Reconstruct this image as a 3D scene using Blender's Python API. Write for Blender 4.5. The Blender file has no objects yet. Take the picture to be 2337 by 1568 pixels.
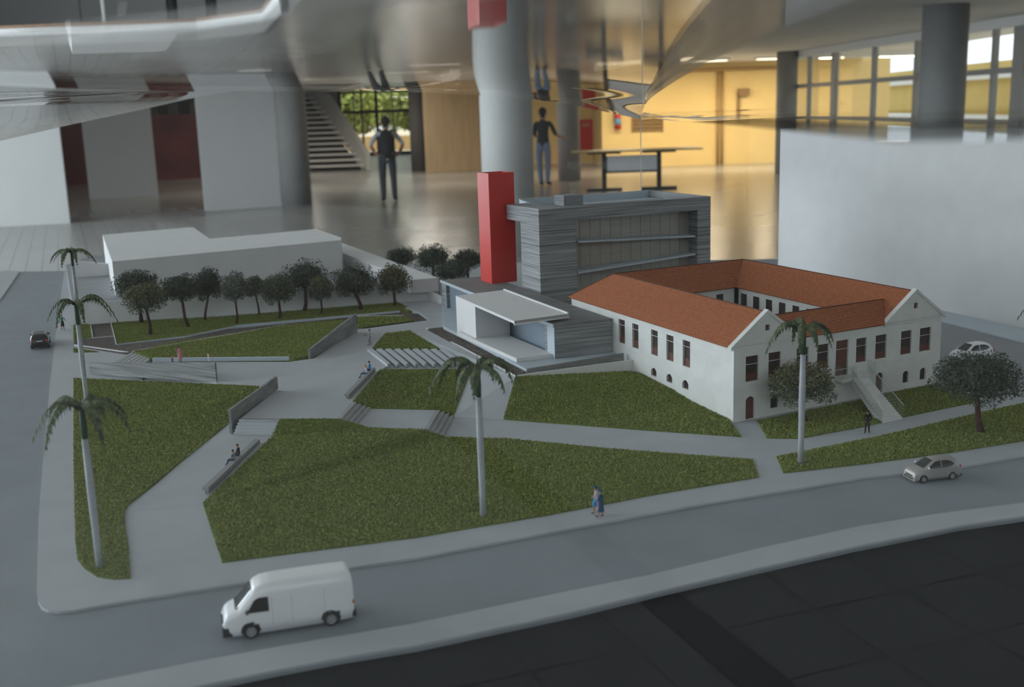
import bpy, bmesh, math, random
import numpy as np
from mathutils import Vector, Matrix, noise
from mathutils.geometry import tessellate_polygon
random.seed(7); rng = np.random.default_rng(7)
scene = bpy.context.scene
C = scene.collection
PI = math.pi
# ------------------------------------------------------------------ camera
IW, IH, FPX = 2337.0, 1568.0, 2500.0
VPX, VPY = 1550.0, 12700.0            # vanishing point of the verticals (below the frame)
CAMZ = 1.62                           # eye height above the hall floor
M = 1.32                              # height of the model's street level above the hall floor
_up = -np.array([VPX-IW/2, -(VPY-IH/2), -FPX]); _up /= np.linalg.norm(_up)
_fw = np.array([0, 0, -1.0]) - _up*np.dot([0, 0, -1.0], _up); _fw /= np.linalg.norm(_fw)
_rt = np.cross(_fw, _up)
cam = bpy.data.cameras.new('camera'); camo = bpy.data.objects.new('camera', cam); C.objects.link(camo)
R3 = Matrix([list(_rt), list(_fw), list(_up)])
camo.matrix_world = Matrix.Translation((0, 0, CAMZ)) @ R3.to_4x4()
cam.sensor_width = 36.0; cam.lens = 36.0*FPX/IW; cam.clip_start = 0.02; cam.clip_end = 400
cam.dof.use_dof = True; cam.dof.focus_distance = 1.18; cam.dof.aperture_fstop = 11.0
scene.camera = camo
# ------------------------------------------------------------------ world, sun, exposure
w = bpy.data.worlds.new('sky'); scene.world = w; w.use_nodes = True
bg = w.node_tree.nodes['Background']
bg.inputs[0].default_value = (0.80, 0.90, 1.0, 1); bg.inputs[1].default_value = 1.35
sun = bpy.data.lights.new('sun', 'SUN'); sun.energy = 3.2; sun.angle = 0.02; sun.color = (1, .94, .82)
suno = bpy.data.objects.new('sun', sun); C.objects.link(suno); suno.location = (20, 10, 20)
suno.rotation_euler = Vector((-0.50, -0.06, -0.86)).to_track_quat('-Z', 'Y').to_euler()
def arealight(name, loc, size, energy, col, rot=(0, 0, 0)):
    l = bpy.data.lights.new(name, 'AREA'); l.shape = 'RECTANGLE'; l.size, l.size_y = size; l.energy = energy; l.color = col
    o = bpy.data.objects.new(name, l); C.objects.link(o); o.location = loc; o.rotation_euler = rot
    return o
# daylight standing in the tall glazed front on the left of the hall (it lies in the window plane)
arealight('daylight_left', (-14.9, 6.0, 3.6), (6.4, 21.0), 1900, (.80, .90, 1.0), (0, -PI/2, 0))
# front fill light, added in an unseen high window strip behind the viewer
arealight('front_fill', (-2.0, -12.85, 5.4), (20.0, 2.6), 1500, (.90, .95, 1.0), (-PI/2, 0, 0))
scene.view_settings.view_transform = 'Standard'; scene.view_settings.look = 'None'
scene.view_settings.exposure = 0.62; scene.view_settings.gamma = 1.0; scene.view_settings.use_curve_mapping = False
scene.cycles.transparent_max_bounces = 24

# ------------------------------------------------------------------ pixel helpers (a pixel gives a direction only)
def ray(px, py):
    d = np.array([px-IW/2, -(py-IH/2), -FPX]); return np.array([d@_rt, d@_fw, d@_up])
O3 = np.array([0, 0, CAMZ])
def G(px, py, z):                      # where the ray meets the level z (world)
    d = ray(px, py); return Vector(O3 + d*((z-CAMZ)/d[2]))
def g(px, py, z=0.0): return G(px, py, M+z)           # on the model, z above its street level
def at(px, py, Y): d = ray(px, py); return Vector(O3 + d*(Y/d[1]))
def hit(px, py, P0, n):
    d = ray(px, py); n = np.array(n); t = ((np.array(P0)-O3)@n)/(d@n); return Vector(O3+d*t)
def projy(P):
    v = np.array(P)-O3; c = v[0]*_rt+v[1]*_fw+v[2]*_up; return IH/2+FPX*c[1]/c[2]
def hz(P, py):                         # height z (world) of the point straight above P seen at row py
    lo, hi = P[2]-.5, P[2]+6
    for _ in range(50):
        m = (lo+hi)/2
        if projy((P[0], P[1], m)) > py: lo = m
        else: hi = m
    return lo
UX = Vector((math.cos(math.radians(20.5)), math.sin(math.radians(20.5)), 0)); VX = Vector((-UX.y, UX.x, 0))   # street axes of the model

# ------------------------------------------------------------------ materials
MATS = {}
def nd(nt, t, **k):
    n = nt.nodes.new(t)
    for a, b in k.items(): setattr(n, a, b)
    return n
def mat(name, col, rough=.6, var=0.0, scale=200, bump=0.0, spec=.4, metal=0.0, stretch=(1, 1, 1), col2=None, coat=0.0, lo=.35, hi=.65, bscale=None):
    if name in MATS: return MATS[name]
    m = bpy.data.materials.new(name); m.use_nodes = True; nt = m.node_tree; b = nt.nodes['Principled BSDF']
    b.inputs['Roughness'].default_value = rough; b.inputs['Metallic'].default_value = metal
    b.inputs['Specular IOR Level'].default_value = spec; b.inputs['Coat Weight'].default_value = coat
    b.inputs['Base Color'].default_value = (*col, 1)
    if var or col2 or bump:
        ge = nd(nt, 'ShaderNodeNewGeometry'); mp = nd(nt, 'ShaderNodeMapping'); mp.inputs['Scale'].default_value = stretch
        no = nd(nt, 'ShaderNodeTexNoise'); no.inputs['Scale'].default_value = scale; no.inputs['Detail'].default_value = 5
        nt.links.new(ge.outputs['Position'], mp.inputs[0]); nt.links.new(mp.outputs[0], no.inputs['Vector'])
        cr = nd(nt, 'ShaderNodeValToRGB'); e = cr.color_ramp.elements
        c2 = col2 if col2 else tuple(min(1, c*(1+var)) for c in col); c1 = col if col2 else tuple(c*(1-var) for c in col)
        e[0].position, e[1].position = lo, hi; e[0].color = (*c1, 1); e[1].color = (*c2, 1)
        nt.links.new(no.outputs['Fac'], cr.inputs[0]); nt.links.new(cr.outputs[0], b.inputs['Base Color'])
        if bump:
            src = no
            if bscale:
                src = nd(nt, 'ShaderNodeTexNoise'); src.inputs['Scale'].default_value = bscale; nt.links.new(mp.outputs[0], src.inputs['Vector'])
            bp = nd(nt, 'ShaderNodeBump'); bp.inputs['Strength'].default_value = bump; bp.inputs['Distance'].default_value = .002
            nt.links.new(src.outputs['Fac'], bp.inputs['Height']); nt.links.new(bp.outputs[0], b.inputs['Normal'])
    MATS[name] = m; return m
def clear(name, f0=.04, tint=(1, 1, 1), rough=0.0):
    """clear sheet: see-through, mirrors more the flatter one looks along it (Schlick)"""
    if name in MATS: return MATS[name]
    m = bpy.data.materials.new(name); m.use_nodes = True; nt = m.node_tree; nt.nodes.clear()
    out = nd(nt, 'ShaderNodeOutputMaterial'); mx = nd(nt, 'ShaderNodeMixShader'); tr = nd(nt, 'ShaderNodeBsdfTransparent'); gl = nd(nt, 'ShaderNodeBsdfGlossy')
    tr.inputs[0].default_value = (*tint, 1); gl.inputs['Roughness'].default_value = rough; gl.inputs[0].default_value = (1, 1, 1, 1)
    ge = nd(nt, 'ShaderNodeNewGeometry'); dt = nd(nt, 'ShaderNodeVectorMath', operation='DOT_PRODUCT')
    nt.links.new(ge.outputs['Incoming'], dt.inputs[0]); nt.links.new(ge.outputs['Normal'], dt.inputs[1])
    def mth(op, a, bv=None):
        n = nd(nt, 'ShaderNodeMath', operation=op)
        if hasattr(a, 'links'): nt.links.new(a, n.inputs[0])
        else: n.inputs[0].default_value = a
        if bv is not None:
            if hasattr(bv, 'links'): nt.links.new(bv, n.inputs[1])
            else: n.inputs[1].default_value = bv
        return n.outputs[0]
    c = mth('ABSOLUTE', dt.outputs['Value']); s = mth('POWER', mth('SUBTRACT', 1.0, c), 5.0)
    F = mth('ADD', f0, mth('MULTIPLY', s, 1-f0))
    nt.links.new(F, mx.inputs[0]); nt.links.new(tr.outputs[0], mx.inputs[1]); nt.links.new(gl.outputs[0], mx.inputs[2]); nt.links.new(mx.outputs[0], out.inputs[0])
    MATS[name] = m; return m
white = mat('white_card', (.67, .67, .67), .75, var=.02, scale=30)
house_white = mat('house_card', (.66, .665, .64), .8, var=.04, scale=60)
pave = mat('pale_card_paving', (.40, .42, .44), .7, var=.04, scale=25)
roadm = mat('road_grey_card', (.235, .26, .285), .55, var=.05, scale=20, spec=.35)
yardm = mat('yard_grey_card', (.24, .25, .265), .6, var=.04, scale=25)
darkbase = mat('black_base', (.012, .012, .013), .7, spec=.1)
grass_base = mat('turf_green', (.085, .118, .020), .95, col2=(.155, .19, .04), scale=500, bump=.6)
grass_flk = mat('turf_flock', (.060, .088, .012), .95, col2=(.42, .46, .13), scale=420, lo=.3, hi=.75)
dirt = mat('brown_gravel', (.055, .042, .036), .95, col2=(.22, .19, .17), scale=330, bump=1.0, lo=.45, hi=.8)
strip = mat('striped_grey_board', (.10, .105, .11), .7, col2=(.42, .43, .44), scale=9, stretch=(1.1, 1.1, 105), lo=.30, hi=.70, bump=.35)
stripflat = mat('grey_deck_board', (.14, .14, .145), .7, col2=(.22, .22, .225), scale=12, stretch=(1.2, 14, 1), lo=.3, hi=.7)
plank = mat('grey_timber', (.10, .105, .105), .8, col2=(.36, .365, .365), scale=10, stretch=(1.2, 1.2, 55), lo=.3, hi=.7, bump=.3)
gwall = mat('grey_wall_card', (.17, .175, .17), .75, col2=(.26, .265, .26), scale=40, stretch=(1, 1, 4))
lblue = mat('pale_blue_card', (.44, .50, .55), .6, var=.03, scale=20)
red = mat('red_card', (.60, .035, .025), .35, spec=.5)
tile = mat('terracotta_roof', (.31, .098, .038), .75, col2=(.40, .138, .056), scale=240, stretch=(1, 1, 3), bump=.4)
tile_edge = mat('dark_roof_edge', (.10, .035, .02), .8)
brown = mat('brown_joinery', (.12, .045, .030), .6, var=.2, scale=200)
dkbrown = mat('dark_pane', (.035, .028, .026), .35, var=.2, scale=200)
trunkm = mat('brown_trunk', (.075, .038, .028), .9, var=.3, scale=500, bump=.5)
leafs = [mat('leaf_grey_green', (.040, .050, .030), .9, col2=(.20, .22, .15), scale=330),
         mat('leaf_dark_green', (.022, .030, .020), .9, col2=(.115, .135, .10), scale=330),
         mat('leaf_pale_green', (.060, .072, .058), .9, col2=(.26, .28, .23), scale=330),
         mat('leaf_yellow_green', (.07, .065, .018), .9, col2=(.27, .24, .09), scale=330)]
palm_trunk = mat('palm_grey_trunk', (.36, .38, .40), .6, var=.06, scale=300)
palm_green = mat('palm_shaft_green', (.022, .060, .030), .6, var=.2, scale=300)
palm_leaf = mat('palm_leaf', (.026, .046, .024), .7, col2=(.13, .155, .07), scale=250)
glassm = clear('model_clear_sheet', .05, (.93, .95, .95))
acryl = clear('acrylic', .032, (.985, .985, .98))

# ------------------------------------------------------------------ mesh helpers
class MB:
    def __init__(s): s.v, s.f, s.m = [], [], []
    def poly(s, pts, mi=0):
        k = len(s.v); s.v += [tuple(p) for p in pts]; s.f.append(tuple(range(k, k+len(pts)))); s.m.append(mi); return s
    def prism(s, pts, z0, z1, mi=0):
        """upright prism over the (x,y) outline; z0,z1 numbers or lists"""
        n = len(pts); a = z0 if hasattr(z0, '__len__') else [z0]*n; b = z1 if hasattr(z1, '__len__') else [z1]*n
        if sum(pts[i][0]*pts[(i+1) % n][1]-pts[(i+1) % n][0]*pts[i][1] for i in range(n)) < 0:
            pts = list(pts)[::-1]; a = list(a)[::-1]; b = list(b)[::-1]
        k = len(s.v); s.v += [(p[0], p[1], a[i]) for i, p in enumerate(pts)]+[(p[0], p[1], b[i]) for i, p in enumerate(pts)]
        for i in range(n): j = (i+1) % n; s.f.append((k+i, k+j, k+n+j, k+n+i)); s.m.append(mi)
        tri = tessellate_polygon([[Vector((p[0], p[1], 0)) for p in pts]])
        for t in tri:
            A, B, D = [Vector(pts[i][:2]+(0,) if isinstance(pts[i], tuple) else (pts[i][0], pts[i][1], 0)) for i in t]
            if (B-A).cross(D-A).z < 0: t = (t[0], t[2], t[1])
            s.f.append(tuple(k+n+i for i in t)); s.m.append(mi); s.f.append(tuple(k+i for i in t[::-1])); s.m.append(mi)
        return s
    def box(s, o, ax, ay, az, mi=0):
        o, ax, ay, az = Vector(o), Vector(ax), Vector(ay), Vector(az); k = len(s.v)
        if ax.cross(ay).dot(az) < 0: ax, ay = ay, ax
        for c in (0, 1):
            for (i, j) in ((0, 0), (1, 0), (1, 1), (0, 1)): s.v.append(tuple(o+ax*i+ay*j+az*c))
        for q in ((0, 3, 2, 1), (4, 5, 6, 7), (0, 1, 5, 4), (1, 2, 6, 5), (2, 3, 7, 6), (3, 0, 4, 7)): s.f.append(tuple(k+i for i in q)); s.m.append(mi)
        return s
    def cbox(s, c, sx, sy, sz, mi=0): return s.box((c[0]-sx/2, c[1]-sy/2, c[2]-sz/2), (sx, 0, 0), (0, sy, 0), (0, 0, sz), mi)
    def tube(s, pts, rad, n=8, mi=0, cap=True):
        pts = [Vector(p) for p in pts]; k = len(s.v)
        for i, p in enumerate(pts):
            t = (pts[min(i+1, len(pts)-1)]-pts[max(i-1, 0)]).normalized()
            a = t.orthogonal().normalized() if i == 0 else (a - t*a.dot(t)).normalized()
            b = t.cross(a); r = rad[i] if hasattr(rad, '__len__') else rad
            for q in range(n): th = 2*PI*q/n; s.v.append(tuple(p+(a*math.cos(th)+b*math.sin(th))*r))
        for i in range(len(pts)-1):
            for q in range(n): q2 = (q+1) % n; s.f.append((k+i*n+q, k+i*n+q2, k+(i+1)*n+q2, k+(i+1)*n+q)); s.m.append(mi)
        if cap:
            s.f.append(tuple(k+q for q in range(n))[::-1]); s.m.append(mi); e = k+(len(pts)-1)*n; s.f.append(tuple(e+q for q in range(n))); s.m.append(mi)
        return s
    def lathe(s, o, axis, prof, n=20, mi=0):
        """prof: (radius, along) pairs"""
        return s.tube([Vector(o)+Vector(axis)*h for r, h in prof], [max(r, 1e-6) for r, h in prof], n, mi)
    def ell(s, c, r, nu=12, nv=8, mi=0, jit=0.0):
        k = len(s.v); c = Vector(c)
        for j in range(nv+1):
            ph = PI*j/nv
            for i in range(nu):
                th = 2*PI*i/nu; d = Vector((math.sin(ph)*math.cos(th), math.sin(ph)*math.sin(th), math.cos(ph)))
                q = 1+jit*noise.noise(d*2.3+c*90); s.v.append((c.x+r[0]*d.x*q, c.y+r[1]*d.y*q, c.z+r[2]*d.z*q))
        for j in range(nv):
            for i in range(nu): i2 = (i+1) % nu; s.f.append((k+j*nu+i, k+(j+1)*nu+i, k+(j+1)*nu+i2, k+j*nu+i2)); s.m.append(mi)
        return s
    def build(s, name, mats, parent=None, smooth=False, local=False):
        me = bpy.data.meshes.new(name); v = s.v
        if parent is not None and not local:
            L = LOC[parent.name]; v = [(a-L.x, b-L.y, c-L.z) for a, b, c in v]
        me.from_pydata(v, [], s.f); mats = mats if isinstance(mats, (list, tuple)) else [mats]
        for m in mats: me.materials.append(m)
        if len(mats) > 1: me.polygons.foreach_set('material_index', s.m)
        if smooth: me.polygons.foreach_set('use_smooth', [True]*len(me.polygons))
        me.update(); o = bpy.data.objects.new(name, me); C.objects.link(o)
        if parent is not None: o.parent = parent; LOC[o.name] = LOC[parent.name]
        else: LOC[o.name] = Vector((0, 0, 0))
        return o
LOC = {}
def tag(o, label, cat, group=None):
    o['label'] = label; o['category'] = cat
    if group: o['group'] = group
    return o
def thing(name, label, cat, loc, rotz=0, group=None):
    o = bpy.data.objects.new(name, None); C.objects.link(o); o.location = loc; o.rotation_euler = (0, 0, rotz); o.empty_display_size = .01
    LOC[o.name] = Vector(loc); return tag(o, label, cat, group)
def struct(o): o['kind'] = 'structure'; return o
def copy_tree(root, loc, rotz=0, label=None):
    r = root.copy(); C.objects.link(r); r.location = loc; r.rotation_euler = (0, 0, rotz); LOC[r.name] = Vector(loc)
    if label: r['label'] = label
    for ch in list(root.children):
        c = ch.copy(); C.objects.link(c); c.parent = r
        for gch in list(ch.children): d = gch.copy(); C.objects.link(d); d.parent = c
    return r
def rawmesh(name, V, Fc, m, parent=None, stuff=False):
    """triangles from numpy arrays"""
    me = bpy.data.meshes.new(name); V = np.asarray(V, np.float32)
    if parent is not None: L = LOC[parent.name]; V = V-np.array(L, np.float32)
    me.vertices.add(len(V)); me.vertices.foreach_set('co', V.ravel()); nf = len(Fc)
    me.loops.add(nf*3); me.loops.foreach_set('vertex_index', np.asarray(Fc, np.int32).ravel())
    me.polygons.add(nf); me.polygons.foreach_set('loop_start', np.arange(0, nf*3, 3, dtype=np.int32)); me.polygons.foreach_set('loop_total', np.full(nf, 3, np.int32))
    me.materials.append(m); me.update(); me.validate()
    o = bpy.data.objects.new(name, me); C.objects.link(o)
    if parent is not None: o.parent = parent
    if stuff: o['kind'] = 'stuff'
    return o
def flakes(P, N, size, up=None):
    """one random small triangle at each point"""
    n = len(P); a = rng.normal(size=(n, 3)); a /= np.linalg.norm(a, axis=1)[:, None]; b = np.cross(a, rng.normal(size=(n, 3))); b /= np.linalg.norm(b, axis=1)[:, None]
    s = size*rng.uniform(.6, 1.4, (n, 1)); V = np.empty((n, 3, 3)); V[:, 0] = P-a*s*.5; V[:, 1] = P+a*s*.5; V[:, 2] = P+b*s*.9
    if up is not None: V[:, 0, 2] = P[:, 2]; V[:, 1, 2] = P[:, 2]; V[:, 2, 2] = P[:, 2]+up*rng.uniform(.5, 1.3, n)
    return V.reshape(-1, 3), np.arange(n*3).reshape(-1, 3)

# ================================================================== THE HALL
floorm = mat('hall_floor', (.24, .232, .215), .22, col2=(.28, .27, .25), scale=.6, spec=.5)
plankm = mat('floor_board', (.29, .285, .275), .3, var=.04, scale=2)
tilem = mat('floor_slab', (.24, .24, .235), .35, var=.05, scale=3)
bandm = mat('floor_dark_band', (.03, .03, .033), .35)
hallwhite = mat('hall_white', (.74, .74, .72), .8, var=.02, scale=2)
ceilm = mat('hall_ceiling', (.66, .65, .62), .85, var=.02, scale=1)
concrete = mat('concrete', (.235, .23, .22), .75, var=.06, scale=3)
panelw = mat('partition_white', (.56, .565, .56), .7, var=.015, scale=2)
panelg = mat('partition_grey', (.34, .335, .325), .7, var=.015, scale=2)
yellow = mat('yellow_wall', (.74, .545, .235), .7, var=.03, scale=1.5)
plym = mat('plywood', (.36, .265, .16), .6, var=.08, scale=2, stretch=(6, 1, .6))
dkred = mat('dark_red', (.075, .004, .005), .35, var=.3, scale=1.2)
darkm = mat('dark_metal', (.03, .03, .03), .5)
framem = mat('window_frame_grey', (.33, .33, .32), .6)
brass = mat('brown_rail', (.20, .10, .04), .5)
pane = clear('window_glass', .04, (.97, .98, .97))

fl = struct(MB().box((-16, -13, -.2), (28, 0, 0), (0, 63, 0), (0, 0, .2)).build('floor', floorm)); fl['label'] = 'polished grey hall floor'
d1 = Vector((-.371, .928, 0)).normalized(); n1 = Vector((d1.y, -d1.x, 0)); c0 = G(70, 566, 0)
pm = MB().box((0, 0, 0), n1*.172, d1*2.6, (0, 0, .004)).build('floor_plank', plankm, fl)
pm.location = c0+n1*(-16*.18)-d1*4; first = True
for i in range(-16, 17):
    for j in range(-2, 2):
        if first: first = False; continue
        o = pm.copy(); C.objects.link(o); o.parent = fl; o.location = c0+n1*(i*.18)+d1*(j*2.61+(.9 if i % 2 else 0))
a1 = math.radians(56.6); ta = Vector((math.cos(a1), math.sin(a1), 0)); tb = Vector((ta.y, -ta.x, 0)); og = Vector((-.29, -2.55, 0)); first = True; TS = .345
tm = MB().box((0, 0, 0), ta*(TS-.008), tb*(TS-.008), (0, 0, .004)).build('floor_slab', tilem, fl)
for j in range(-5, 10):
    vo = j*TS if j < 0 else (j*TS+.315)
    for i in range(-9, 9):
        p = og+ta*(i*TS)+tb*vo
        if p.y > -1.2 or p.y < -5.2 or p.x < -2.4 or p.x > 2.4: continue
        o = tm if first else tm.copy(); first = False
        if o is not tm: C.objects.link(o)
        o.parent = fl; o.location = p
MB().box(og-ta*3.0+tb*.16, ta*4.2, tb*.15, (0, 0, .004)).build('floor_band', bandm, fl)
MB().box(og-ta*3.0+tb*.003, ta*4.2, tb*.152, (0, 0, .004)).build('floor_border', tilem, fl)

# outer shell
struct(MB().box((-16, -13, 7.0), (26.4, 0, 0), (0, 63, 0), (0, 0, .3)).build('ceiling', ceilm))
struct(MB().box((-16, -13.2, 0), (26.4, 0, 0), (0, .2, 0), (0, 0, 4.0)).box((-16, -13.2, 6.8), (26.4, 0, 0), (0, .2, 0), (0, 0, .2)).build('wall_behind', mat('wall_behind_grey', (.13, .125, .12), .8)))
struct(MB().box((10.2, -13, 0), (.25, 0, 0), (0, 27.2, 0), (0, 0, 7)).build('wall_right_near', hallwhite))
struct(MB().box((-16, 18, 0), (.25, 0, 0), (0, 32, 0), (0, 0, 7)).build('wall_left_far', hallwhite))
struct(MB().box((-16, -13, 0), (.5, 0, 0), (0, 8, 0), (0, 0, 7)).build('wall_left_near', MATS['wall_behind_grey']))
# tall glazed front on the left: mullions with real panes
wl = struct(MB().box((-15.6, -5, 0), (.2, 0, 0), (0, 23, 0), (0, 0, .25)).build('window_1', framem))
for i in range(0, 9): MB().box((-15.55, -5+i*2.875-.04, .25), (.12, 0, 0), (0, .08, 0), (0, 0, 6.75)).build('mullion', framem, wl)
for z in (2.4, 4.7): MB().box((-15.55, -5, z), (.12, 0, 0), (0, 23, 0), (0, 0, .08)).build('transom', framem, wl)
MB().box((-15.5, -5, .25), (.01, 0, 0), (0, 23, 0), (0, 0, 6.7)).build('pane', pane, wl)
w0 = struct(MB().box((-16, -13.1, 4.0), (26.4, 0, 0), (0, .12, 0), (0, 0, .06)).build('window_4', framem))  # unseen high strip, added to hold the front fill
for i in range(9): MB().box((-15.5+i*3.1, -13.08, 4.0), (.08, 0, 0), (0, .1, 0), (0, 0, 2.8)).build('mullion', framem, w0)
MB().box((-16, -13.05, 4.0), (26.4, 0, 0), (0, .01, 0), (0, 0, 2.8)).build('pane', pane, w0)
# upper floor slab (its underside is the low ceiling of the far and right parts of the hall)
slab = [(-15.8, 17.6), (-9, 17.5), (-4.6, 17.2), (-3.4, 16.2), (-2.6, 13.5), (-1.9, 9.6), (-.8, 8.2), (1.5, 7.6), (10.2, 7.6), (10.2, 50), (-15.8, 50)]
struct(MB().prism(slab, 2.86, 3.02).build('ceiling_low', ceilm))
par = MB(); rail = MB(); e = slab[:9]; zrl = at(120, 57, 17.5).z-2.86-.045
for a, b in zip(e[:-1], e[1:]):
    A = Vector((*a, 2.86)); B = Vector((*b, 2.86)); t = (B-A); n = Vector((-t.y, t.x, 0)).normalized()
    par.box(A, t, n*.10, (0, 0, zrl)); rail.box(A+Vector((0, 0, zrl))-n*.02, t, n*.14, (0, 0, .045))
po = struct(par.build('wall_parapet', hallwhite)); rail.build('hand_rail', brass, po)
struct(MB().box((-16, 31, 3.02), (26, 0, 0), (0, .2, 0), (0, 0, 4)).build('wall_upper_far', panelg))
up = at(235, 20, 24); pl = MB().tube([(up.x, up.y, 3.02), (up.x, up.y, 6.9)], .035, 10).build('upper_floor_post', hallwhite, smooth=True)
tag(pl, 'slim white post standing on the upper floor', 'post')
for px in (392, 482):
    p = at(px, 15, 27); cm = MB().lathe((p.x, p.y, 3.02), (0, 0, 1), [(.13, 0), (.13, 3.9)], 16).build('upper_floor_column', darkm, smooth=True)
    tag(cm, 'dark round column on the upper floor', 'column', 'dark upper floor columns')
p = at(275, 22, 28); hp = thing('ceiling_sign_panel', 'small grey panel on a thin frame hanging on upper floor', 'sign', (p.x, p.y, p.z))
MB().box((p.x-.10, p.y, p.z-.18), (.22, 0, .03), (0, .04, 0), (.06, 0, .34)).build('panel', panelg, hp)
MB().box((p.x-1.0, p.y, p.z-.26), (1.0, 0, 0), (0, .02, 0), (0, 0, .02)).build('arm', darkm, hp); MB().box((p.x-1.0, p.y, p.z-.4), (.02, 0, 0), (0, .02, 0), (0, 0, 2.6)).build('hanger', darkm, hp)

# far window wall with greenery behind it
wy = 49.2; L = at(781, 340, wy).x; Rr = at(947, 340, wy).x
wf = struct(MB().box((-16, wy, 0), (L+16, 0, 0), (0, .2, 0), (0, 0, 2.9)).box((Rr, wy, 0), (11-Rr, 0, 0), (0, .2, 0), (0, 0, 2.9)).build('wall_far', panelg))
wn = struct(MB().box((L, wy, 0), (Rr-L, 0, 0), (0, .12, 0), (0, 0, .16)).build('window_2', darkm))
for f, wd in ((0, .14), (.19, .05), (.30, .09), (.50, .13), (.72, .05), (1.0, .14)):
    MB().box((L+(Rr-L)*f-wd/2, wy, 0), (wd, 0, 0), (0, .1, 0), (0, 0, 2.86)).build('mullion', darkm, wn)
for z, hh in ((1.62+(270-259)/2500*wy, .13), (2.7, .16)): MB().box((L, wy+.01, z), (Rr-L, 0, 0), (0, .1, 0), (0, 0, hh)).build('transom', darkm, wn)
MB().box((L, wy+.05, 0), (Rr-L, 0, 0), (0, .01, 0), (0, 0, 2.86)).build('pane', pane, wn)
# outdoors
struct(MB().box((-90, 50.5, -.3), (180, 0, 0), (0, 120, 0), (0, 0, .25)).build('ground_outdoors', mat('outdoor_ground', (.42, .36, .26), .9, var=.15, scale=.4)))
struct(MB().box((12.2, -40, -.3), (78, 0, 0), (0, 90, 0), (0, 0, .25)).build('ground_courtyard', mat('courtyard_ground', (.5, .47, .38), .9)))
struct(MB().box((-90, -60, -.3), (74, 0, 0), (0, 110, 0), (0, 0, .25)).build('ground_street_side', mat('street_side', (.32, .33, .30), .9)))
treeleaf = mat('outdoor_leaf', (.10, .16, .02), .8, col2=(.50, .52, .14), scale=2.2)
for k, (x, y, r, lab) in enumerate(((-12.6, 64, 2.0, 'sunlit tree outside, beside the stair end of the far glazing'), (-8.6, 62, 1.9, 'sunlit tree outside behind the middle of the far glazing'), (-4.6, 63, 2.0, 'sunlit tree outside behind the person with backpack'), (-10.5, 72, 2.6, 'larger tree farther outside the far glazing'), (-5.2, 71, 2.6, 'larger far tree outside near the dark column'), (-16.5, 74, 3.0, 'far wide tree outside behind the staircase side of the glazing'), (-8.0, 80, 3.2, 'farthest wide tree outside the far glazing'))):
    t = thing('outdoor_tree', lab, 'tree', (x, y, -.05), group='trees outside the far window')
    MB().tube([(x, y, -.05), (x+.1, y, 1.2), (x, y+.2, 2.4)], [.22, .17, .12], 8).build('trunk', trunkm, t, smooth=True)
    P = rng.normal(size=(2600, 3)); P /= np.linalg.norm(P, axis=1)[:, None]; P *= (rng.uniform(.35, 1, (2600, 1)))**.5
    P = P*np.array([r, r, r*.72])+np.array([x, y, .75+r*.72]); V, Fc = flakes(P, None, .34); rawmesh('foliage', V, Fc, treeleaf, t, True)
lw = MB().box((-13, 58, -.06), (12, 0, 0), (0, .3, 0), (0, 0, .75)).build('garden_wall', mat('garden_wall', (.62, .42, .2), .8)); tag(lw, 'low ochre garden wall outside the far glazing', 'garden wall')

# partitions
def partition(pa, pb, h, m, label, name='partition_panel', Y=None):
    A, B = G(*pa, 0), G(*pb, 0); t = B-A; n = Vector((-t.y, t.x, 0)).normalized()
    o = MB().box(A, t, n*.10, (0, 0, h)).build(name, m); return tag(o, label, 'partition')
partition((-150, 526), (160, 510), 2.30, panelw, 'white free-standing partition beside the dark red doorway')
partition((205, 455), (362, 447), 2.30, panelg, 'grey partition between the two dark red openings')
partition((469, 482), (657, 470), 2.20, panelw, 'white free-standing partition touching the round concrete column')
A, B = G(60, 428, 0), G(520, 402, 0); t = B-A
rw = struct(MB().box(A, t, Vector((0, .12, 0)), (0, 0, 1.92)).build('wall_red', dkred))
for f0, f1 in ((0, .55), (.62, .655), (.72, .765), (.83, .90), (.955, 1)):
    MB().box(A+t*f0+Vector((0, 0, 1.92)), t*(f1-f0), Vector((0, .12, 0)), (0, 0, .94)).build('wall_post', darkm, rw)
MB().box(A+Vector((0, 0, 2.30)), t, Vector((0, .1, 0)), (0, 0, .56)).build('wall_header', darkm, rw)
dw = at(403, 360, 30); 

# columns
def column(px, py, wpx, m, label, Y=None, lab='column', h=2.86):
    p = G(px, py, 0) if Y is None else at(px, py, Y); r = wpx/2500*p.y/2*1.01
    o = MB().lathe((p.x, p.y, 0), (0, 0, 1), [(r, 0), (r, h)], 40).build('round_column', m, smooth=True)
    for q in o.data.polygons:
        if len(q.vertices) > 4: q.use_smooth = False
    return tag(o, label, 'column')
column(678, 470, 68, concrete, 'round concrete column between white partition and stairs')
column(958, 390, 36, mat('dark_column', (.11, .10, .095), .7), 'dark column at the right end of the far glazing')
column(1156, 300, 116, mat('white_column', (.46, .46, .445), .75, var=.03, scale=2), 'thick white column behind the red tower', Y=12.9)
column(1300, 420, 50, concrete, 'slim grey column beside the person in jeans', Y=26.6)
column(1792, 395, 46, concrete, 'grey column where the yellow wall meets the window band')
column(2151, 200, 97, mat('grey_column', (.27, .27, .265), .75, var=.05, scale=3), 'thick grey column in front of the window band', Y=15.2)

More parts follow.
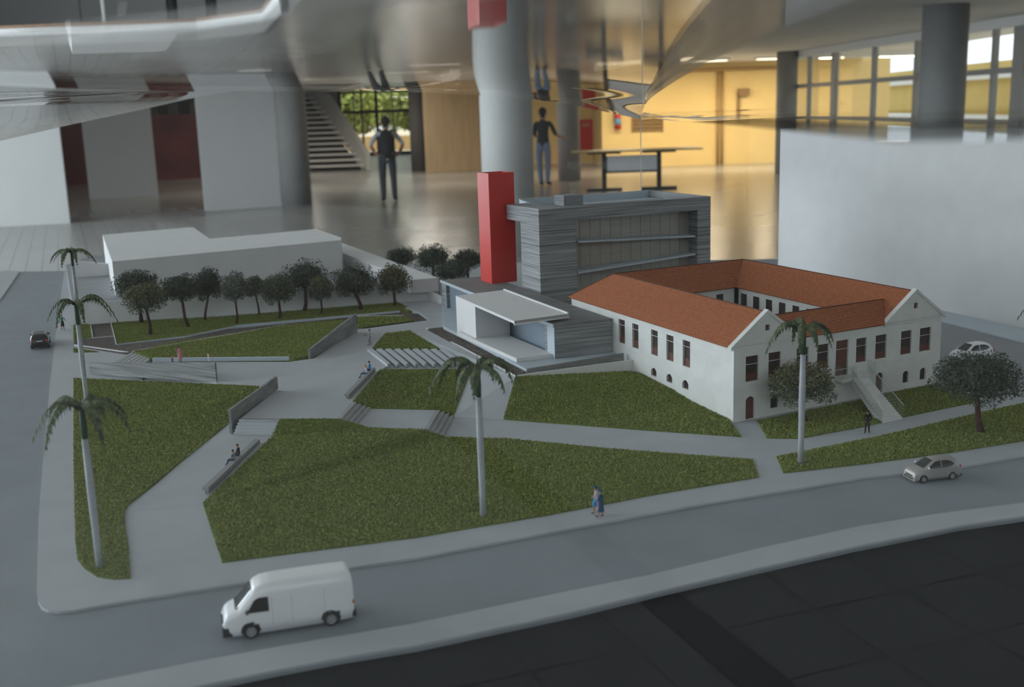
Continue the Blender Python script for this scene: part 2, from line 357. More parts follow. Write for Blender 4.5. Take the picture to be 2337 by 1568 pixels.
# plywood-coloured wall, yellow wall
A, B = G(972, 396, 0), G(1130, 384, 0); t = B-A
struct(MB().box(A, t, Vector((0, .15, 0)), (0, 0, 2.86)).build('wall_plywood', plym))
yk = at(1375, 380, 32.0)
struct(MB().box((.2, 35.6, 0), (2.6+yk.x-.2, 0, 0), (0, .2, 0), (0, 0, 2.86)).build('wall_yellow_recess', yellow))
struct(MB().box((yk.x, 32.0, 0), (11-yk.x, 0, 0), (0, .2, 0), (0, 0, 2.86)).box((yk.x, 32.2, 0), (.2, 0, 0), (0, 3.4, 0), (0, 0, 2.86)).build('wall_yellow', yellow))
fillw = bpy.data.materials.new('fill_glow'); fillw.use_nodes = True; lb = fillw.node_tree.nodes['Principled BSDF']; lb.inputs['Emission Color'].default_value = (1, .86, .62, 1); lb.inputs['Emission Strength'].default_value = 3.0
for x in (3.0, 5.2, 7.2):  # made-up ceiling fixtures, added as fill to brighten the yellow wall
    lf = thing('ceiling_fill', 'added fill light over the room before the yellow wall', 'lamp', (x, 29.3, 2.80), group='added fill lights by the yellow wall')
    MB().box((x-.65, 29.1, 2.80), (1.3, 0, 0), (0, .4, 0), (0, 0, .06)).build('fill_housing', hallwhite, lf); MB().box((x-.6, 29.15, 2.795), (1.2, 0, 0), (0, .3, 0), (0, 0, .006)).build('fill_emitter', fillw, lf)
    al = arealight('fill_light', (x, 29.3, 2.79), (1.2, .3), 75, (1.0, .84, .58)); al.parent = lf; al.location = (0, 0, -.012)
fillc = fillw.copy(); fillc.node_tree.nodes['Principled BSDF'].inputs['Emission Color'].default_value = (1, .97, .9, 1)
for x, y in ((-5.6, 26.5), (-1.6, 26.5), (-6.2, 33.0), (-2.6, 30.5)):  # more made-up fixtures, added to lift the dim staircase area
    lf = thing('ceiling_fill', 'added fill light over the hall near the staircase', 'lamp', (x, y, 2.80), group='added fill lights near the staircase')
    MB().box((x-.65, y-.2, 2.80), (1.3, 0, 0), (0, .4, 0), (0, 0, .06)).build('fill_housing', hallwhite, lf); MB().box((x-.6, y-.15, 2.795), (1.2, 0, 0), (0, .3, 0), (0, 0, .006)).build('fill_emitter', fillc, lf)
    al = arealight('fill_light', (x, y, 2.79), (1.2, .3), 44, (1.0, .95, .86)); al.parent = lf; al.location = (0, 0, -.012)
redm = mat('hydrant_red', (.48, .02, .015), .4)
a = at(1323, 346, 31.5); b = at(1359, 272, 31.5)
hy = thing('hydrant_cabinet', 'red fire hydrant cabinet on the yellow wall', 'cabinet', (a.x, 31.8, a.z))
a = at(1323, 346, 35.4); b = at(1359, 272, 35.4); hy.location = (a.x, 35.4, a.z); LOC[hy.name] = Vector(hy.location)
MB().box((a.x, 35.4, a.z), (b.x-a.x, 0, 0), (0, .2, 0), (0, 0, b.z-a.z)).build('body', redm, hy)
dd = MB().box((a.x+.04, 35.37, a.z+.05), (b.x-a.x-.08, 0, 0), (0, .03, 0), (0, 0, b.z-a.z-.1)).build('door', redm, hy)
MB().box((a.x+.10, 35.36, b.z-.22), (.22, 0, 0), (0, .01, 0), (0, 0, .10)).build('window_slot', mat('slot', (.4, .2, .18), .4), dd)
p = at(1411, 296, 31.8); ex = thing('fire_extinguisher', 'red fire extinguisher with blue label on the yellow wall', 'extinguisher', (p.x, 31.86, p.z))
MB().lathe((p.x, 31.86, p.z), (0, 0, 1), [(.03, 0), (.085, .02), (.085, .44), (.05, .50), (.028, .53), (.028, .57)], 18).build('cylinder', redm, ex, smooth=True)
MB().lathe((p.x, 31.86, p.z+.14), (0, 0, 1), [(.087, 0), (.087, .17)], 18).build('label_band', mat('blue_label', (.12, .30, .5), .5), ex, smooth=True)
MB().box((p.x-.1, 31.9, p.z+.05), (.2, 0, 0), (0, .1, 0), (0, 0, .04)).build('wall_bracket', darkm, ex)
MB().box((p.x-.02, 31.80, p.z+.57), (.15, 0, .03), (0, .03, 0), (0, 0, .025)).build('handle', darkm, ex)
MB().tube([(p.x-.02, 31.84, p.z+.56), (p.x-.12, 31.80, p.z+.5), (p.x-.12, 31.8, p.z+.2)], .013, 6).build('hose', darkm, ex)
a = at(1445, 300, 31.95); b = at(1511, 266, 31.95)
lv = thing('wall_vent', 'brown louvred vent grille on the yellow wall', 'vent', (a.x, 31.97, a.z)); vm = mat('vent_brown', (.25, .15, .06), .6)
for k in range(5): MB().box((a.x, 31.94, a.z+k*.105), (b.x-a.x, 0, 0), (0, .05, .03), (0, 0, .045)).build('slat', vm, lv)
for xx in (a.x-.03, b.x): MB().box((xx, 31.95, a.z-.03), (.03, 0, 0), (0, .05, 0), (0, 0, .54)).build('frame_stile', vm, lv)
pipem = mat('pipe_brown', (.38, .24, .10), .5)
for px in (1638, 1648):
    x = at(px, 300, 31.93).x; tag(MB().tube([(x, 31.93, 0), (x, 31.93, 2.62)], .035, 10).build('wall_pipe', pipem, smooth=True), 'vertical brown pipe on the yellow wall', 'pipe', 'vertical pipes on the yellow wall')
tag(MB().tube([(at(1380, 160, 31.93).x, 31.93, 2.66), (at(1775, 160, 31.93).x, 31.93, 2.66)], .05, 10).build('wall_conduit', pipem, smooth=True), 'horizontal brown pipe under the ceiling on the yellow wall', 'pipe')
p = at(1697, 210, 31.9); sp = thing('wall_bracket_box', 'small brown bracket box fixed high on the yellow wall', 'bracket', (p.x, 31.9, p.z))  # plain box on a bracket arm
MB().cbox((p.x, 31.87, p.z), .3, .18, .2).build('box', vm, sp); MB().box((p.x-.17, 31.92, p.z-.75), (.08, 0, 0), (0, .04, 0), (0, 0, .75)).build('arm', vm, sp)

# trestle drawing table
tp = G(1440, 434, 0); Yt = tp.y
tb_ = thing('drawing_table', 'long drawing table with dark metal legs by the yellow wall', 'table', (tp.x, tp.y, 0)); xs = lambda px: at(px, 400, Yt).x
top = .80
MB().box((xs(1307), Yt-.45, top), (xs(1596)-xs(1307), 0, 0), (0, .9, 0), (0, 0, .03)).build('tabletop', mat('table_top', (.36, .26, .10), .4), tb_)
for px in (1379, 1504):
    x = xs(px); MB().box((x-.045, Yt-.04, .06), (.09, 0, 0), (0, .08, 0), (0, 0, top-.06)).build('leg', darkm, tb_)
    MB().box((x-.36, Yt-.06, 0), (.72, 0, 0), (0, .12, 0), (0, 0, .06)).build('foot', darkm, tb_)
    MB().box((x-.34, Yt-.05, top-.05), (.68, 0, 0), (0, .1, 0), (0, 0, .05)).build('bracket', darkm, tb_)
MB().box((xs(1379), Yt-.02, .40), (xs(1504)-xs(1379), 0, 0), (0, .03, 0), (0, 0, .31)).build('modesty_panel', panelw, tb_)
MB().box((xs(1379), Yt-.03, .36), (xs(1504)-xs(1379), 0, 0), (0, .05, 0), (0, 0, .04)).build('crossbar', darkm, tb_)

# window band on the right
def WP(Y): return Vector((9.72-.102*Y, Y, 0))
Y0, Y1 = 13.6, 27.6; A, B = WP(Y0), WP(Y1); t = B-A; n = Vector((1, .102, 0)).normalized()
wr = struct(MB().box(A, t, n*.2, (0, 0, 1.10)).box(A+Vector((0, 0, 2.70)), t, n*.2, (0, 0, .16)).build('wall_right', hallwhite))
struct(MB().box(WP(Y1), (3.6, 0, 0), (0, .2, 0), (0, 0, .9)).box(WP(Y1)+Vector((0, 0, 2.7)), (3.6, 0, 0), (0, .2, 0), (0, 0, .16)).build('wall_right_far', hallwhite))
w3 = struct(MB().box(A+Vector((0, 0, 1.10))-n*.05, t, n*.32, (0, 0, .05)).build('window_3', framem))
def Yof(px): k = (px-IW/2)/FPX*1.0; return 9.72/(k*1.0/.9787+.102)
for px, wd in ((1884, .16), (1970, .07), (2062, .07), (2286, .22), (1830, .05), (2230, .06)):
    q = WP(Yof(px)); MB().box(q+Vector((0, -wd*.9, 1.1)), n*.09, (0, wd*1.8, 0), (0, 0, 1.6)).build('mullion', framem, w3)
MB().box(A+Vector((0, 0, 2.0)), t, n*.10, (0, 0, .09)).build('transom', framem, w3)
MB().box(A+Vector((0, 0, 1.12))+n*.05, t, n*.01, (0, 0, 1.58)).build('pane', pane, w3)
ext = struct(MB().box((17.4, 0, -.05), (.3, 0, 0), (0, 60, 0), (0, 0, 2.95)).build('wall_outdoor_yellow', mat('outdoor_yellow', (.62, .46, .15), .8, var=.05, scale=1)))
MB().box((17.2, 0, 2.3), (.2, 0, 0), (0, 60, 0), (0, 0, .22)).build('wall_ledge', hallwhite, ext)
for y in (19.4, 26, 33): tag(MB().box((15.2, y, -.05), (.3, 0, 0), (0, .4, 0), (0, 0, 2.7)).build('courtyard_post', hallwhite), 'white post in the yellow courtyard outside', 'post', 'white courtyard posts')

# stairs at the far left of the glazing
s0 = G(705, 392, 0); s1 = G(832, 390, 0); Y0s = s0.y; wdt = s1.x-s0.x
st = thing('staircase', 'concrete open-riser staircase behind the round column', 'staircase', (s0.x, Y0s, 0)); stm = mat('stair_grey', (.52, .50, .46), .6)
for k in range(16):
    MB().box((s0.x-.172*k, Y0s+k*.30, .12+k*.172), (wdt, 0, 0), (0, .34, 0), (0, 0, .065)).build('tread', stm, st)
a = Vector((s0.x+wdt, Y0s-.1, 0))
sp = MB(); sp.v = [(a.x, a.y, 0), (a.x+.35, a.y, 0), (a.x+.1, a.y, .9), (a.x-.75, a.y+3.0, 2.75), (a.x-1.0, a.y+3.0, 1.5), (a.x, a.y, .1)]
pr = [(a.x, Y0s-.1, 0), (a.x-.1, Y0s+.6, 0), (a.x-2.6, Y0s+4.6, 2.3), (a.x-2.6, Y0s+4.6, 2.84), (a.x-1.6, Y0s+2.9, 2.45), (a.x, Y0s-.1, .55)]
mb = MB()
for dx in (0, .14): mb.poly([(x+dx, y, z) for x, y, z in (pr if dx else pr[::-1])])
for i in range(6):
    p, q = pr[i], pr[(i+1) % 6]; mb.poly([p, q, (q[0]+.14, q[1], q[2]), (p[0]+.14, p[1], p[2])])
mb.build('parapet', stm, st)
mb = MB().box((s0.x+wdt*.1, Y0s+.2, 0), (wdt*.8, 0, 0), (0, .1, 0), (-2.5, 4.5, 2.55)); mb.build('carriage_beam', mat('stair_dark', (.08, .075, .07), .7), st)

# ================================================================== CASE, PLINTH, BOARD
P1 = g(100, 616); P2 = g(1700, 589); e1 = (P2-P1).normalized(); e2 = Vector((e1.y, -e1.x, 0))       # e2 points to the viewer
SE = (g(1463, 600)-P1).dot(e1)                                      # where the joint of the two back sheets stands
bl = P1-e1*.20; Lc = (P2-P1).length+.95; Dc = 1.97
# SE measured along the back line through the pixel column of the joint
nb = (-e2.x, -e2.y, 0); SE = (hit(1463, 400, P1, nb)-P1).dot(e1)+.20
rect = [bl, bl+e1*Lc, bl+e1*Lc+e2*Dc, bl+e2*Dc]
def clip(poly, rc):
    out = [Vector((p[0], p[1])) for p in poly]
    for i in range(4):
        a, b = rc[i].to_2d(), rc[(i+1) % 4].to_2d(); t = b-a; ins = lambda p: t.x*(p.y-a.y)-t.y*(p.x-a.x) <= 1e-9
        new = []
        for j in range(len(out)):
            p, q = out[j], out[(j+1) % len(out)]; ip, iq = ins(p), ins(q)
            if ip: new.append(p)
            if ip != iq:
                dp = t.x*(p.y-a.y)-t.y*(p.x-a.x); dq = t.x*(q.y-a.y)-t.y*(q.x-a.x); new.append(p+(q-p)*(dp/(dp-dq)))
        out = new
    return [(p.x, p.y) for p in out]
def off(rc, d): # inset rectangle
    return [rc[0]+e1*d+e2*d, rc[1]-e1*d+e2*d, rc[2]-e1*d-e2*d, rc[3]+e1*d-e2*d]
plw = mat('plinth_white', (.6, .6, .6), .7)
pt = thing('display_plinth', 'plinth with black top carrying the architectural model', 'plinth', tuple(rect[0].to_2d())+(0,))
MB().prism([tuple(p.to_2d()) for p in off(rect, .03)], 0, M-.045).build('body', plw, pt)
MB().prism([tuple(p.to_2d()) for p in rect], M-.045, M-.0042).build('black_top', darkbase, pt)
inrect = off(rect, .008)
outer = [(-700, 1800), (190, 1622), (473, 1568), (638, 1534), (779, 1507), (950, 1479), (1300, 1404), (1522, 1350), (1726, 1303), (1943, 1254), (2187, 1205), (2337, 1183), (2700, 1128), (3500, 1010)]
inner = [(-700, 1720), (0, 1601), (189, 1568), (450, 1516), (685, 1473), (950, 1428), (1300, 1354), (1477, 1319), (1744, 1254), (1966, 1205), (2143, 1177), (2337, 1152), (2700, 1098), (3500, 985)]
RZ = -.0018
oc = [g(*p, RZ) for p in outer]; ic = [g(*p, RZ) for p in inner]
board = clip([rect[0]-e1-e2, rect[1]+e1-e2] + [p for p in oc[::-1]], inrect)
tag(MB().prism(board, M-.0042, M+RZ).build('model_baseboard', roadm), 'blue-grey road surface of the model baseboard', 'baseboard')
sw = clip(ic + oc[::-1], inrect)
tag(MB().prism(sw, M+RZ, M).build('street_pavement', pave), 'pale pavement strip along the black plinth edge', 'pavement')
kerb = [(148, 612), (138, 684), (128, 755), (112, 898), (98, 1053), (88, 1181), (85, 1300), (84, 1350), (87, 1372), (95, 1386), (110, 1393), (135, 1395), (166, 1392), (281, 1372), (397, 1354), (565, 1328),
        (802, 1294), (950, 1273), (1250, 1215), (1500, 1169), (1602, 1150), (1980, 1088), (2059, 1080), (2186, 1066), (2337, 1039), (2800, 965)]
kp = [g(*p) for p in kerb]; kp.append(kp[-1]+VX*2.5); kp.append(kp[0]+UX*2.6+VX*.6)
lot = clip(kp[::-1], inrect)
tag(MB().prism(lot, M+RZ, M).build('lot_paving', pave), 'large pale grey paved lot around the lawns', 'paving')
ac = clip([g(-900, 700), g(-40, 700), g(0, 684), g(43, 622), g(10, 610), g(-900, 560)], inrect)
tag(MB().prism(ac, M+RZ, M).build('opposite_pavement', pave), 'pale pavement across the street from the black car', 'pavement')
def slabpx(name, pts, z0, z1, m, label, cat, zz=None):
    zz = zz if zz is not None else [z1]*len(pts); Q = [g(*p, z) for p, z in zip(pts, zz)]
    o = MB().prism([(q.x, q.y) for q in Q], M+z0, [M+z for z in zz]).build(name, m); return tag(o, label, cat)
slabpx('parking_yard', [(2120, 728), (2337, 783), (2700, 868), (2700, 950), (2337, 906), (2306, 899), (2110, 880)], 0, .0007, yardm, 'darker grey parking yard under the white car', 'yard')

# acrylic case: front, two back sheets, two sides, bowed top sheet in two pieces
case = thing('acrylic_case', 'clear acrylic case with bowed reflecting top over the model', 'display case', tuple(rect[3].to_2d())+(M-.0042,))
TH = .004; ZT = CAMZ-.010
nfr = Vector((-e2.x, -e2.y, 0)); Pfr = bl+e2*Dc
BK = [(-150, 352), (0, 322), (160, 285), (340, 247), (470, 217), (640, 192), (760, 183), (850, 180), (1000, 187), (1100, 199), (1250, 228), (1463, 272)]
BS = [((hit(*q, P1, nb)-bl).dot(e1), hit(*q, P1, nb).z) for q in BK]; ZT = BS[-1][1]
FK = [(-200, 150), (0, 118), (350, 64), (700, 12)]
FSx = [((hit(*q, Pfr, nb)-bl).dot(e1), hit(*q, Pfr, nb).z) for q in FK]
def interp(T, s):
    if s <= T[0][0]: return T[0][1]
    for (a, za), (b, zb_) in zip(T[:-1], T[1:]):
        if s <= b: return za+(zb_-za)*(s-a)/(b-a)
    return T[-1][1]
def smooth(T, s, w): return sum(interp(T, s+w*k) for k in (-2, -1, 0, 1, 2))/5
def zback(s):
    if s > SE: return ZT+.006*(s-SE)
    return smooth(BS, s, .02) if s < SE-.06 else interp(BS, s)
xe = FSx[-1][0]; FT = [(0, FSx[0][1]-.004), (FSx[0][0]-.3, FSx[0][1]+.004)]+FSx+[(xe+.06, FSx[-1][1]+.001), (xe+.15, FSx[-1][1]-.002), (xe+.25, FSx[-1][1]-.002), (Lc, FSx[-1][1]-.002)]
def zfront(s): return smooth(FT, s, .03)
ZR_ = CAMZ-.009                                                     # the flat right sheet lies just below eye height
Efront = (at(1885, 300, 1.0)-at(1168, 300, 1.0)).x
def sedge(d):                                                       # right edge of the bowed sheet, drawn in towards the front
    f = d/Dc; sf = (Vector((Efront*.36, .36, 0))-bl).dot(e1); return SE+(sf-SE)*f**3
def zbow(s, d):
    f = d/Dc; f = 1-(1-f)**1.6; r = .0010*math.sin(s*7+d*5)+.0004*math.sin(s*19-d*3)
    return zback(min(s, SE))*(1-f)+zfront(s)*f+r*math.sin(PI*d/Dc)
def zflat(s, d): return ZT+(ZR_-ZT)*min(1, max(0, (s-SE)/.12+d/.4))+.0006*math.sin(s*11+d*6)
def ztop(s, d): return zbow(s, d) if s < sedge(d) else zflat(s, d)
def sheet(name, s0, s1, d0, d1_):
    A = bl+e1*s0+e2*d0; B = bl+e1*s1+e2*d1_; N = 40; n = (B-A).to_2d(); n = Vector((-n.y, n.x, 0)).normalized()*TH; mb = MB()
    for side in (0, 1):
        for i in range(N):
            a, b = i/N, (i+1)/N; q = []
            for k in (a, b):
                s = s0+(s1-s0)*k; d = d0+(d1_-d0)*k; p = bl+e1*s+e2*d+n*side; q.append((p, ztop(s, d)))
            mb.poly([(q[0][0].x, q[0][0].y, M-.0042), (q[1][0].x, q[1][0].y, M-.0042), (q[1][0].x, q[1][0].y, q[1][1]), (q[0][0].x, q[0][0].y, q[0][1])][::1 if side == 0 else -1])
    return mb.build(name, acryl, case)
CASEZ = M-.0042
sheet('back_sheet', 0, SE-.001, .002, .002); sheet('back_sheet', SE+.001, Lc, .002, .002)
sheet('front_sheet', 0, Lc, Dc-.002, Dc-.002)
sheet('side_sheet', .002, .002, 0, Dc); sheet('side_sheet', Lc-.002, Lc-.002, 0, Dc)
def topsheet(fs0, fs1, zf):
    ns, ndp = 70, 60; mb = MB()
    for lay in (0, 1):
        k = len(mb.v)
        for i in range(ns+1):
            for j in range(ndp+1):
                d = Dc*j/ndp; s0, s1 = fs0(d), fs1(d); s = s0+(s1-s0)*i/ns; p = bl+e1*s+e2*d; mb.v.append((p.x, p.y, zf(s, d)+lay*TH))
        for i in range(ns):
            for j in range(ndp):
                q = (k+i*(ndp+1)+j, k+i*(ndp+1)+j+1, k+(i+1)*(ndp+1)+j+1, k+(i+1)*(ndp+1)+j); mb.f.append(q if lay == 0 else q[::-1]); mb.m.append(0)
    return mb.build('top_sheet', acryl, case, smooth=True)
topsheet(lambda d: 0, lambda d: sedge(d)-.001, zbow); topsheet(lambda d: sedge(d)+.001, lambda d: Lc, zflat)
p = bl+e1*SE+e2*.004
edge = mat('polished_acrylic_edge', (.75, .72, .62), .25)
MB().box((p.x-.0009, p.y, M-.0042), e1*.0018, e2*.004, (0, 0, ZT-M+.0042)).build('sheet_joint', edge, case)
MB().tube([(q.x, q.y, ztop(s, .002)+TH/2) for s in np.linspace(0, Lc, 60) for q in (bl+e1*s+e2*.002,)], .0011, 5).build('back_edge', edge, case)

# ================================================================== GROUND OF THE MODEL
PZ = .018
def zbk(x): return max(0.0, min(.016, .015*(x-255)/653))            # the ground rises along the back
slabpx('plaza', [(639, 957), (769, 956), (803, 919), (862, 848), (884, 835), (838, 798), (852, 796), (880, 761), (936, 754), (972, 751), (1012, 745), (1040, 752), (1008, 694), (977, 688), (925, 702), (952, 712), (976, 731), (945, 735), (818, 752), (716, 818), (660, 826), (344, 826), (494, 874), (592, 884), (632, 890), (547, 957)],
       0, PZ, pave, 'raised pale plaza between the steps and low walls', 'plaza', zz=[PZ]*21+[.0150, .0112, .0122, .0165, PZ])
slabpx('ramp_path', [(936, 755), (972, 751), (1175, 861), (1150, 957), (1034, 952), (1075, 843), (1008, 799)], 0, 0, pave, 'sloping pale path beside the long planter', 'path', zz=[PZ, PZ+.001, .0205, .0008, .0008, .014, .016])
slabpx('front_path', [(285, 1168), (463, 1150), (622, 998), (623, 992), (533, 994), (522, 966), (417, 1052)], 0, 0, pave, 'pale path climbing from the street corner to the white steps', 'path', zz=[.0001, .0001, .0035, .004, .004, .004, .0022])
def steps(name, bl_, br_, tl_, tr_, z0, z1, n, m, label, nm='tread'):
    A, B, D, E = g(*bl_, z0), g(*br_, z0), g(*tl_, z1), g(*tr_, z1); c = (A+B+D+E)/4
    t = thing(name, label, 'steps', (c.x, c.y, M))
    for k in range(n):
        f0, f1 = k/n, 1.0; a, b = A.lerp(D, f0), B.lerp(E, f0); a2, b2 = A.lerp(D, (k+1)/n+.002), B.lerp(E, (k+1)/n+.002); h = z0+(z1-z0)*(k+1)/n
        MB().prism([(a.x, a.y), (b.x, b.y), (b2.x, b2.y), (a2.x, a2.y)], M+max(0, z0-.004), M+h).build(nm, m, t)
    return t
stepm = mat('step_card', (.47, .50, .53), .7)
stepd = mat('step_card_grey', (.33, .33, .33), .7)
steps('front_steps', (533, 993), (622, 992), (548, 956), (639, 956), .004, PZ, 5, stepm, 'white steps climbing to the plaza beside the grey wall')
steps('side_steps', (813, 972), (846, 933), (769, 956), (803, 918), .009, PZ, 4, stepd, 'grey steps between the plaza and the middle landing')
steps('lower_side_steps', (1012, 997), (1036, 951), (967, 979), (993, 937), .0, .009, 4, stepd, 'grey steps at the far end of the middle landing')
slabpx('middle_landing', [(813, 972), (846, 933), (993, 936), (967, 980)], 0, .009, pave, 'pale landing between two flights of grey steps', 'landing')
sst = thing('sidewalk_steps', 'grey steps with painted riser shade behind the long timber wall', 'steps', tuple(g(302, 822, PZ)))
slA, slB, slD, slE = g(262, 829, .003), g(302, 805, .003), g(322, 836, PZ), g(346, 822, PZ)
MB().prism([(q.x, q.y) for q in (slA, slB, slE, slD)], M+.0005, [M+.002, M+.002, M+PZ-.001, M+PZ-.001]).build('riser_shade', mat('painted_riser_shade', (.07, .07, .07), .8), sst)  # dark colour stands in for shaded risers, seen between the treads
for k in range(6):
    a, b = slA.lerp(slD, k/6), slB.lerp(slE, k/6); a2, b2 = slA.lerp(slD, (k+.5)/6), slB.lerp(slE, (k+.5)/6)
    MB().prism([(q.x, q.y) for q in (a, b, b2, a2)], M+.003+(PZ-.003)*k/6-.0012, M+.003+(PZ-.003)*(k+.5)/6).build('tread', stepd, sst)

# lawns
def lawn(pts, zz, label, dens=900000, thick=.0014):
    Q = [g(*p, z) for p, z in zip(pts, zz)]; c = sum(Q, Vector())/len(Q); t = thing('lawn', label, 'lawn', (c.x, c.y, M))
    MB().prism([(q.x, q.y) for q in Q], [M+min(zz) for z in zz], [M+z+.0007 for z in zz]).build('turf_base', grass_base, t)
    tris = tessellate_polygon([[Vector((q.x, q.y, 0)) for q in Q]]); PP = []
    for a, b, d in tris:
        A, B, D = [np.array(Q[i]) for i in (a, b, d)]; n = max(3, int(np.linalg.norm(np.cross(B-A, D-A))/2*dens)); u = rng.random((n, 2)); f = u.sum(1) > 1; u[f] = 1-u[f]
        PP.append(A+(B-A)*u[:, :1]+(D-A)*u[:, 1:])
    P = np.concatenate(PP); P[:, 2] += .0007; V, Fc = flakes(P, None, .0013, up=thick); rawmesh('grass_flock', V, Fc, grass_flk, t, True); return t
lawn([(168, 864), (592, 883), (522, 967), (417, 1052), (294, 1152), (285, 1167), (286, 1200), (293, 1248), (298, 1321), (261, 1324), (222, 1318), (192, 1298), (177, 1278), (172, 1232), (168, 1053)],
     [0, .012, .004, .0022, .0003, .0002, 0, 0, 0, 0, 0, 0, 0, 0, 0], 'tapering lawn with rounded corner beside the left street')
lawn([(463, 1149), (507, 1285), (950, 1228), (1250, 1177), (1500, 1129), (1732, 1090), (1718, 1050), (1400, 1026), (1154, 1002), (1093, 1001), (1016, 998), (967, 981), (843, 978), (812, 971), (769, 957), (639, 957), (627, 986), (622, 997)],
     [0.0006, 0, 0, 0, 0, 0]+[0, 0, 0, 0, 0, .008, .009, .009, PZ, PZ, .006, .0035], 'largest lawn, between the front street and the plaza')
lawn([(868, 844), (1075, 844), (1034, 951), (993, 936), (858, 932), (806, 917)], [PZ, .014, .001, .009, .009, PZ], 'lawn between the plank seats and the middle landing')
lawn([(850, 796), (879, 762), (935, 756), (1003, 797)], [PZ, PZ, PZ, .016], 'small trapezoid lawn behind the plank seats')
lawn([(1177, 861), (1432, 849), (1460, 852), (1556, 894), (1605, 914), (1664, 960), (1693, 998), (1500, 985), (1149, 956)], [.0205, .0115, .0115, .007, .004, .001, 0, 0, .001], 'lawn under the side wall of the old house')
lawn([(1728, 961), (1959, 915), (2016, 900), (2132, 878), (2226, 905), (2226, 919), (2067, 952), (1970, 975), (1823, 1002), (1750, 1001)], [0]*10, 'lawn in front of the old house around its outside stair')
lawn([(1772, 1043), (1788, 1081), (1980, 1059), (2163, 1035), (2337, 1007), (2600, 970), (2600, 880), (2337, 921), (2250, 940), (1997, 999)], [0]*10, 'long lawn strip between the footpath and the silver car')
lawn([(255, 736), (500, 724), (908, 691), (949, 711), (913, 712), (653, 737), (500, 752), (423, 770), (265, 786)], [zbk(x) for x in (255, 500, 908, 949, 913, 653, 500, 423, 265)], 'back lawn under the row of small trees')
lawn([(168, 741), (204, 740), (210, 770), (168, 775)], [0]*4, 'tiny lawn patch left of the gravel court')
lawn([(168, 795), (226, 804), (168, 805)], [0]*3, 'sliver of lawn beside the left pavement')
lawn([(303, 803), (408, 779), (500, 768), (653, 742), (788, 731), (800, 735), (712, 812), (673, 820), (658, 817), (550, 813), (344, 819)], [.004, .006, .008, .012, .016, .017, PZ, PZ, PZ, PZ, .014], 'sloping lawn between gravel path and plaza ledge')
lawn([(816, 724), (921, 722), (944, 733), (816, 750)], [PZ]*4, 'small lawn right of the slanting grey wall')
# gravel
slabpx('gravel_court', [(207, 741), (252, 737), (264, 788), (423, 771), (500, 753), (653, 738), (913, 713), (954, 716), (974, 730), (946, 734), (921, 722), (816, 723), (653, 743), (500, 769), (408, 780), (303, 804), (275, 804), (169, 788), (169, 774), (211, 771)], 0, .0012, dirt, 'brown gravel path winding behind the lawns', 'gravel path',
       zz=[z+.0012 for z in (0, 0, 0, .003, .005, .009, .015, .016, .0165, .017, .017, .016, .010, .006, .004, .003, .001, 0, 0, 0)])
def lowwall(name, pa, pb, za, zb, ta_, tb_2, th, m, label, cat='wall', side=1, par=None):
    """thin wall between two foot points; ta_,tb_2 are the rows of its top"""
    A, B = g(*pa, za), g(*pb, zb); t = (B-A).to_2d(); n = Vector((-t.y, t.x)).normalized()*th*side; HA, HB = hz(A, ta_), hz(B, tb_2)
    o = MB().prism([(A.x, A.y), (B.x, B.y), (B.x+n.x, B.y+n.y), (A.x+n.x, A.y+n.y)], [A.z, B.z, B.z, A.z], [HA, HB, HB, HA]).build(name, m, par)
    return tag(o, label, cat) if par is None else o
lowwall('kerb_edging', (264, 790), (423, 773), 0, .003, 786, 767, .0012, lblue, 'pale kerb along the back lawn, gravel court end', 'kerb')
lowwall('kerb_edging', (423, 773), (540, 749), .003, .006, 767, 743, .0012, lblue, 'pale kerb along the middle of the back lawn', 'kerb')
lowwall('kerb_edging', (540, 749), (913, 714), .006, .015, 742, 709, .0012, lblue, 'long straight pale kerb along the back lawn', 'kerb')
lowwall('kerb_edging', (951, 713), (975, 730), .016, .0165, 709, 727, .0012, lblue, 'short slanting kerb at the gravel path end', 'kerb')
lowwall('kerb_edging', (252, 737), (265, 789), 0, 0, 734, 785, .001, white, 'thin white kerb crossing the gravel court', 'kerb')
lowwall('kerb_edging', (206, 741), (211, 772), 0, 0, 738, 768, .001, white, 'thin white kerb beside the tiny lawn patch', 'kerb')
lowwall('kerb_edging', (169, 790), (292, 806), 0, .002, 786, 803, .001, white, 'white kerb closing the gravel court in front', 'kerb')
lowwall('kerb_edging', (210, 772), (262, 768), .0012, .0012, 770.5, 766.5, .0008, white, 'fine white line kerb across the gravel', 'kerb')
lowwall('kerb_edging', (303, 804), (653, 744), .004, .011, 801, 740, .0008, white, 'thin white edging above the sloping lawn', 'kerb')
lowwall('kerb_edging', (816, 724), (921, 722), PZ, PZ, 721, 719, .0008, white, 'thin white edging of the small lawn by the grey wall', 'kerb')
lowwall('plaza_ledge', (348, 826), (659, 823), PZ-.001, PZ-.001, 818, 815, .004, lblue, 'long low pale blue ledge on the plaza', 'ledge')
lowwall('slanting_wall', (709, 819), (816, 760), PZ-.001, PZ-.001, 798, 715.5, .003, gwall, 'slanting grey concrete wall at the back of the plaza')
lowwall('stair_wall', (531, 993), (635, 886), .003, PZ-.001, 935, 859, .0028, gwall, 'slanting grey concrete wall beside the white steps')
lowwall('timber_wall', (205, 854), (494, 873), -.0005, .011, 828, 828, .0022, plank, 'long timber-clad retaining wall beside the sidewalk steps')
